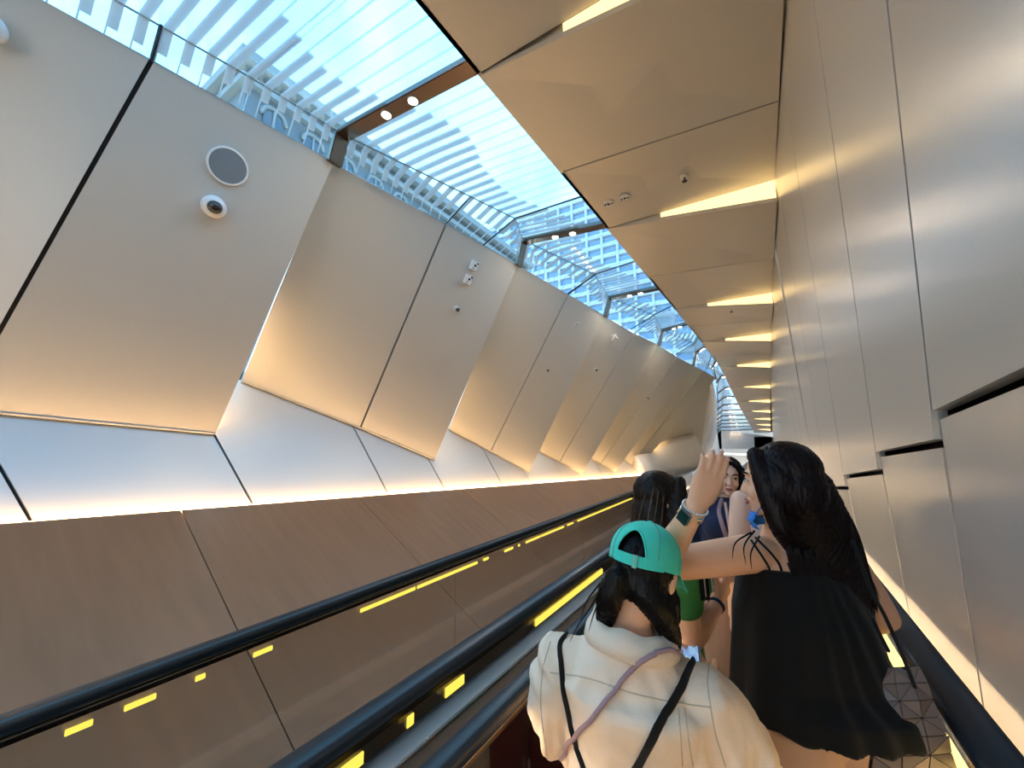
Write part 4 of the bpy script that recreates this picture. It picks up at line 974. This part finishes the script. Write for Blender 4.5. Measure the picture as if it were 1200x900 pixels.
bm = bm_new(); obx(bm, (-.037, -.075, -.004), (.037, .075, .004), phc, Rp); recalc(bm); bmesh.ops.bevel(bm, geom=bm.edges[:], offset=.003, segments=3, affect='EDGES'); setup('case', M['lens'], bm, parent=t)
bm = bm_new(); obx(bm, (-.034, -.071, .0041), (.034, .071, .0048), phc, Rp); recalc(bm); setup('screen', m, bm, parent=t)
# ---- the woman with very long hair in the black top
B, JB, TB, RB, hsB, sB, rtB, fwB, tipsB = person('woman with very long black hair in a black strappy top, one hand raised', (.045, 1.56), -52, 1.66, M['skin'],
    J=dict(neck=(.02, 1.555, 1.375), headc=(.012, 1.475, 1.535), shL=(-.072, 1.455, 1.318), shR=(.150, 1.690, 1.325), elL=(-.284, 1.222, 1.306), wrL=(-.170, 1.118, 1.482), elR=(.262, 1.72, 1.12), wrR=(.20, 1.90, 1.02)),
    head=((-.84, .15, -.03), (0, 0, 1)), voxel=.0042, wide=1.06,
    hands=dict(L=dict(fd=(.064, .010, .130), pn=(-.42, .86, .25), curls=(12, 12, 14, 18), spread=.18, thumb=(14, 8))))
face_parts(B, TB, RB, hsB); nails(B, tipsB)
bm = bm_new()                                              # loose camisole, flaring to the hem
rs = (JB['shR']-JB['shL']).normalized(); fs = V((0, 0, 1)).cross(rs).normalized()
hemc = V((.070, 1.50, .915))
loft(bm, [(hemc, V((.200, .125, -.004)), V((-.10, .150, 0))), (hemc+V((0, .01, .05)), V((.192, .122, 0)), V((-.095, .145, 0))), (V((.050, 1.52, 1.0)), V((.172, .118, 0)), V((-.085, .12, 0))), (V((.040, 1.545, 1.15)), V((.148, .112, 0)), V((-.085, .115, 0))), (JB['chest']+V((0, 0, .02)), rs*.165, fs*.13), (lerp(JB['chest'], JB['mid'], .62), rs*.168, fs*.112)], 36)
me = remesh(bm, .007, 4)
def fB(co, no):
    d = co-np.array(hemc); a = np.arctan2(d[:, 1], d[:, 0]); z = d[:, 2]
    return np.sin(a*13+np.sin(z*5)*1.5)*.005*np.clip((.42-z)/.4, 0, 1)
displace(me, fB); cami = setup('camisole', M['black_cloth'], me=me, parent=B, smooth=True)
trB = tree_of([c for c in B.children if c.name.startswith('body')][0])
bm = bm_new()
for px in ([(880, 634), (886, 643), (893, 653), (902, 668), (905, 680)], [(885, 631), (894, 640), (904, 650), (914, 664), (917, 680)], ):
    p = cast_path(trB, px, lift=.003)
    if len(p) > 2: add_tube(bm, p, .0032, 8)
setup('shoulder_strap', M['strap_black'], bm, parent=cami, smooth=True)
trousers(B, JB, sB, rtB, fwB, M['tan'], 'trousers', 1.25)
bm = bm_new()                                              # hair: crown, side curtain, long back
add_ellipsoid(bm, TB(0, -.030, .036), (.088*hsB, .098*hsB, .090*hsB), RB)
add_ellipsoid(bm, TB(0, -.055, -.03), (.092*hsB, .080*hsB, .10*hsB), RB)
add_tube(bm, [TB(-.050, .040, .085), TB(-.078, .022, .02), TB(-.086, .005, -.06), TB(-.088, -.01, -.13)], [.022, .028, .030, .026], 14, smooth=3)
add_tube(bm, [TB(.050, .040, .085), TB(.078, .022, .02), TB(.086, .005, -.06), TB(.088, -.01, -.13)], [.022, .028, .030, .026], 14, smooth=3)
for sx in (-1, 1): add_ellipsoid(bm, TB(sx*.070, -.012, -.005), (.034*hsB, .050*hsB, .07*hsB), RB)
c0 = TB(0, -.05, -.02)
def hs_(px0, px1, y, D, th):                              # section of the hair fall between two pixels
    a = W(px0, y, D); b = W(px1, y, D-.02); m_ = (a+b)/2; hw = (b-a)*.5; return (m_, hw, V((0, 0, 1)).cross(hw).normalized()*th)
loft(bm, [(TB(0, -.03, .06), RB @ V((0, -.075, 0)), RB @ V((.075, 0, 0))), hs_(888, 968, 560, 1.22, .080), hs_(896, 988, 600, 1.20, .082), hs_(914, 1004, 640, 1.20, .070), hs_(926, 1015, 670, 1.19, .056), hs_(934, 1022, 700, 1.18, .046), hs_(942, 1024, 725, 1.18, .030), hs_(965, 1015, 748, 1.18, .012)], 32, .9)
me = remesh(bm, .005, 6); hair_displace(me, TB(0, -.04, 0), .0017, 85, 2); hairB = setup('hair', M['hair_plum'], me=me, parent=B, smooth=True)
random.seed(3); L_ = []
for i in range(110):                                        # loose locks along the outline and the tips
    u = i/109; x0 = 932+86*u; L_.append([W(x0-10, 640+20*random.random(), 1.13), W(x0, 690, 1.125), W(x0+random.uniform(-6, 6), 725+20*random.random()-8*abs(u-.6), 1.13), W(x0+random.uniform(-10, 8), 752+14*random.random()-30*abs(u-.6), 1.14)])
for i in range(40):
    k = random.random(); L_.append([W(945+10*k, 545+10*k, 1.16), W(985+8*k, 600, 1.14), W(1008+6*k, 650, 1.13), W(1024+8*random.random(), 700+20*k, 1.13)])
for (a, b, c) in (((884, 622), (872, 640), (874, 662)), ((880, 624), (862, 636), (858, 655)), ((890, 628), (880, 648), (881, 668))):
    L_.append([W(*a, 1.13), W(*b, 1.11), W(*c, 1.11)])
bm = bm_new(); strands(bm, L_[:-3], .0030, .0004); strands(bm, L_[-3:], .0024, .0004); setup('loose_locks', M['hair_plum'], bm, parent=hairB, smooth=True)
# face mask pulled under the chin
bm = bm_new(); rings = []
for i in range(17):
    u = -1+2*i/16; rings.append([TB(.058*u, .080*math.sqrt(1-.55*u*u)+.014*math.sin(j/7*math.pi)+.004*math.sin(j*2.2), -.098-.050*j/7) for j in range(8)])
rings = [r+[p-(RB @ V((0, .004, 0))) for p in r[::-1]] for r in rings]
add_rings(bm, rings); recalc(bm); mk = setup('face_mask', M['mask'], bm, parent=B, smooth=True)
bm = bm_new()
for sx in (-1, 1): add_tube(bm, [TB(sx*.056, .055, -.10), TB(sx*.070, .02, -.05), TB(sx*.078, -.015, -.02)], .0015, 6)
setup('ear_loop', M['mask'], bm, parent=mk)
# watch and bracelet on the raised wrist
wr, el = JB['wrL'], JB['elL']; ax = (wr-el).normalized(); wc = wr-ax*.012
pnL = (V((-.42, .86, .25))-ax*V((-.42, .86, .25)).dot(ax)).normalized(); sdL = ax.cross(pnL).normalized()
bm = bm_new(); add_rings(bm, [[wc+ax*dz+(pnL*math.cos(t)*.0225+sdL*math.sin(t)*.029)*r for t in [2*math.pi*k/28 for k in range(28)]] for dz, r in ((-.011, 1.0), (-.011, 1.10), (.011, 1.08), (.011, .98))], cap=False); recalc(bm)
wb = setup('watch_band', M['silver'], bm, parent=B, smooth=True)
wf = (-pnL*.55+V((-.84, -.54, 0))*.85).normalized(); wf = (wf-ax*wf.dot(ax)).normalized()
bm = bm_new(); obx(bm, (-.016, -.019, -.003), (.016, .019, .007), wc+wf*.028, frame(ax, wf)); recalc(bm); bmesh.ops.bevel(bm, geom=bm.edges[:], offset=.0035, segments=3, affect='EDGES'); setup('watch_case', M['midgrey'], bm, parent=wb)
bm = bm_new(); obx(bm, (-.0135, -.0165, .0071), (.0135, .0165, .0078), wc+wf*.028, frame(ax, wf)); recalc(bm); setup('watch_face', M['lens'], bm, parent=wb)
bm = bm_new()
for k in range(26):
    t = 2*math.pi*k/26; add_ellipsoid(bm, wc+ax*.022+pnL*math.cos(t)*.0235+sdL*math.sin(t)*.030, (.0033, .0033, .0033), None, 8, 6)
setup('bead_bracelet', M['white'], bm, parent=B, smooth=True)
# faceted shoulder bag on her right side and its strap
M['bagtri'] = pmat('rosy_translucent_bag_panel', (.22, .155, .13), .35, .05, .5, noise_s=25, noise_a=.14)
M['bagmesh'] = fabric('dark_bag_mesh', (.030, .020, .020))
t = thing('shoulder_bag', 'rose grey shoulder bag of triangular panels with dark joints, hanging by the right handrail', 'bag', (.262, 1.42, .70))
nx_, nz_ = 3, 6
bgc = [W(1030, 912, .955), W(1134, 908, .935), W(1087, 783, 1.03), W(1040, 785, 1.06)]
bgc = [p+V((-.018, 0, 0)) for p in bgc]
bgn = (bgc[1]-bgc[0]).cross(bgc[3]-bgc[0]).normalized()
def bp(i, j, side):
    u = i/nx_; v = j/nz_; p = lerp(lerp(bgc[0], bgc[1], u), lerp(bgc[3], bgc[2], u), v); bulge = .030*math.sin(math.pi*min(1, .1+v*.85))*(.55+.45*math.sin(math.pi*u))
    return p+bgn*bulge*(1 if side else -.6)+bgn*.005*(((i*7+j*5+side) % 3)-1)
bm = bm_new(); bm2 = bm_new()
for side in (0, 1):
    for i in range(nx_):
        for j in range(nz_):
            q = [bp(i, j, side), bp(i+1, j, side), bp(i+1, j+1, side), bp(i, j+1, side)]
            tr = ([q[0], q[1], q[2]], [q[0], q[2], q[3]]) if (i+j) % 2 else ([q[0], q[1], q[3]], [q[1], q[2], q[3]])
            for tt in tr:
                c_ = sum(tt, V())/3; add_prism(bm, [lerp(p, c_, .07) for p in tt], bgn*(.003 if side else -.003))
            f_ = [bm2.verts.new(p-bgn*(.010 if side else -.006)) for p in q]; bm2.faces.new(f_)
recalc(bm); bo = setup('bag_panel', M['bagtri'], bm, parent=t); setup('bag_lining', M['bagmesh'], bm2, parent=t)
bm = bm_new(); add_tube(bm, [W(1000, 636, 1.10), W(1020, 690, 1.06), W(1036, 720, 1.04), W(1056, 764, 1.01), W(1072, 805, 1.0)], .0045, 8, smooth=4); add_tube(bm, [W(1000, 636, 1.10), JB['shR']+V((.02, -.02, .058)), JB['shR']+V((.03, .06, -.06)), V((.22, 1.46, 1.12))], .0045, 8, smooth=4); setup('strap', M['strap_black'], bm, parent=t, smooth=True)
# ---- the woman with the brown bob in the green top
C, JC, TC, RC, hsC, sC, rtC, fwC, tipsC = person('woman with dark streaked bob and green striped top, behind the raised arm', (-.375, 1.60), 50, 1.58, M['skin'],
    J=dict(headc=(-.345, 1.585, 1.435), elR=(-.262, 1.495, 1.012), wrR=(-.196, 1.682, 1.080), elL=(-.34, 1.72, 1.04), wrL=(-.225, 1.745, 1.125)),
    head=((.80, .58, -.10),), hands=dict(R=dict(fd=(.3, .75, .55), pn=(-.5, .5, .2), curls=(35, 38, 40, 42)), L=dict(fd=(.75, .5, .45), pn=(.1, -.6, .5), curls=(30, 32, 34, 36))))
face_parts(C, TC, RC, hsC)
bm = bm_new(); top_shell(bm, JC, sC, rtC, fwC, .014)
for S_ in 'LR': sleeve(bm, JC, S_, sC, 1.15, 'el', .55)
gt = setup('striped_top', M['green'], me=remesh(bm, .008, 6), parent=C, smooth=True)
trC = tree_of(gt)
for px in ([(812, 622), (818, 660), (822, 700)], [(823, 660), (826, 680), (829, 705)]):
    p = cast_path(trC, px, lift=.002)
    if len(p) > 3: bm = bm_new(); add_tube(bm, p, .010, 8, flat=((.5, -.85, 0), .25)); setup('stripe', M['black_cloth'], bm, parent=gt)
for px in ([(820, 640), (823, 665), (827, 705)], [(830, 655), (833, 680), (836, 705)]):
    p = cast_path(trC, px, lift=.003)
    if len(p) > 3: bm = bm_new(); add_tube(bm, p, .003, 8, flat=((.5, -.85, 0), .35)); setup('piping', M['white'], bm, parent=gt)
trousers(C, JC, sC, rtC, fwC, M['wine'], 'trousers', 1.2)
bm = bm_new(); add_ellipsoid(bm, TC(0, -.026, .030), (.086*hsC, .096*hsC, .092*hsC), RC); add_ellipsoid(bm, TC(0, -.045, -.06), (.094*hsC, .078*hsC, .11*hsC), RC)
for sx in (-1, 1):
    add_tube(bm, [TC(sx*.045, .045, .085), TC(sx*.078, .030, .02), TC(sx*.088, .018, -.07), TC(sx*.085, .02, -.15)], [.022, .028, .032, .018], 14, smooth=3)
loft(bm, [(TC(0, -.04, -.05), RC @ V((.092, 0, 0)), RC @ V((0, .065, 0))), (TC(0, -.05, -.14), RC @ V((.098, 0, 0)), RC @ V((0, .06, 0))), (TC(0, -.05, -.19), RC @ V((.088, 0, 0)), RC @ V((0, .045, 0)))])
me = remesh(bm, .0055, 5); hair_displace(me, TC(0, -.03, 0), .0016, 80, 5); hairC = setup('hair', M['hair_brown'], me=me, parent=C, smooth=True)
trH = tree_of(hairC); bm = bm_new()
for px in ([(766, 572), (762, 590), (759, 612)], [(772, 575), (769, 595), (765, 618)], [(756, 580), (751, 598), (747, 616)], [(764, 585), (760, 605), (757, 620)], [(778, 580), (776, 600), (774, 618)]):
    p = cast_path(trH, px, lift=.001)
    if len(p) > 3: add_tube(bm, p, .0016, 6)
setup('light_streak', M['hair_light'], bm, parent=hairC)
wr, el = JC['wrR'], JC['elR']; ax = (wr-el).normalized(); u_, v_ = fr(ax); wc = wr-ax*.012
bm = bm_new(); add_rings(bm, [[wc+ax*dz+(u_*math.cos(t)+v_*math.sin(t))*r for t in [2*math.pi*k/24 for k in range(24)]] for dz, r in ((-.007, .0255), (-.006, .0285), (.006, .0285), (.007, .0255))], cap=False); recalc(bm); setup('wristband', M['navy'], bm, parent=C, smooth=True)
# ---- the woman further ahead who looks back, navy jacket
Dp, JD, TD, RD, hsD, sD, rtD, fwD, tipsD = person('woman further ahead facing back with dark hair, navy jacket and lavender strap', (-.225, 2.70), 172, 1.585, M['skin_light'], J=dict(headc=(-.212, 2.672, 1.452)), head=((.20, -.95, -.06), (.12, 0, 1)), voxel=.004, smooth=4)
face_parts(Dp, TD, RD, hsD)
bm = bm_new(); top_shell(bm, JD, sD, rtD, fwD, .018)
for S_ in 'LR': sleeve(bm, JD, S_, sD, 1.3, 'wr', .9)
jk = setup('jacket', M['navy'], me=remesh(bm, .008, 5), parent=Dp, smooth=True)
trD = tree_of(jk)
p = cast_path(trD, [(846, 586), (843, 600), (847, 618), (856, 640)], lift=.006)
if len(p) > 3: bm = bm_new(); add_tube(bm, p, .012, 8, flat=((.2, -1, 0), .4)); setup('lavender_strap', M['lavender'], bm, parent=jk, smooth=True)
p = cast_path(trD, [(850, 590), (852, 602), (855, 620)], lift=.004)
if len(p) > 3: bm = bm_new(); add_tube(bm, p, .008, 8, flat=((.2, -1, 0), .3)); setup('pale_lapel', M['pink'], bm, parent=jk, smooth=True)
trousers(Dp, JD, sD, rtD, fwD, M['tan'])
bm = bm_new(); add_ellipsoid(bm, TD(0, -.032, .036), (.086*hsD, .094*hsD, .092*hsD), RD); add_ellipsoid(bm, TD(0, -.05, -.05), (.088*hsD, .068*hsD, .11*hsD), RD)
for sx in (-1, 1): add_tube(bm, [TD(sx*.008, .066, .096), TD(sx*.055, .052, .065), TD(sx*.074, .030, .01), TD(sx*.080, .022, -.08), TD(sx*.080, .02, -.17)], [.012, .020, .020, .024, .014], 14, smooth=3)
me = remesh(bm, .005, 4); hair_displace(me, TD(0, -.03, 0), .003, 36, 1); setup('hair', M['hair_black'], me=me, parent=Dp, smooth=True)
# ---- a bare shouldered woman between them
Ep, JE, TE_, RE, hsE, sE, rtE, fwE, tipsE = person('woman with bare shoulders and a thin black strap, half hidden behind the long black hair', (.045, 2.25), -14, 1.66, M['skin_light'], J=dict(shL=(-.125, 2.235, 1.372)))
face_parts(Ep, TE_, RE, hsE)
bm = bm_new(); top_shell(bm, JE, sE, rtE, fwE, .012)
me = remesh(bm, .008, 5)
bmx = bm_new(); bmx.from_mesh(me); cut = JE['mid'].z-.075
bmesh.ops.bisect_plane(bmx, geom=bmx.verts[:]+bmx.edges[:]+bmx.faces[:], plane_co=(0, 0, cut), plane_no=(0, 0, 1), clear_outer=True)
setup('strap_top', M['pink'], bmx, parent=Ep, smooth=True)
bm = bm_new()
for sx in (-1, 1):
    rsE = (JE['shR']-JE['shL']).normalized(); fsE = V((0, 0, 1)).cross(rsE); m_ = JE['mid']
    add_tube(bm, [m_+rsE*sx*.10-fsE*.115-V((0, 0, .085)), m_+rsE*sx*.105-fsE*.085+V((0, 0, -.005)), m_+rsE*sx*.10+V((0, 0, .052)), m_+rsE*sx*.10+fsE*.09+V((0, 0, -.01)), m_+rsE*sx*.10+fsE*.115-V((0, 0, .085))], .004, 8, smooth=3)
setup('shoulder_strap', M['strap_black'], bm, parent=Ep, smooth=True)
trousers(Ep, JE, sE, rtE, fwE, M['tan'])
bm = bm_new(); add_ellipsoid(bm, TE_(0, -.028, .034), (.085*hsE, .096*hsE, .091*hsE), RE); add_ellipsoid(bm, TE_(0, -.06, -.02), (.082*hsE, .060*hsE, .09*hsE), RE); add_ellipsoid(bm, TE_(0, -.105, .03), (.040, .036, .040), RE)
me = remesh(bm, .006, 4); hair_displace(me, TE_(0, -.03, 0), .003, 36, 1); setup('hair', M['hair_black'], me=me, parent=Ep, smooth=True)
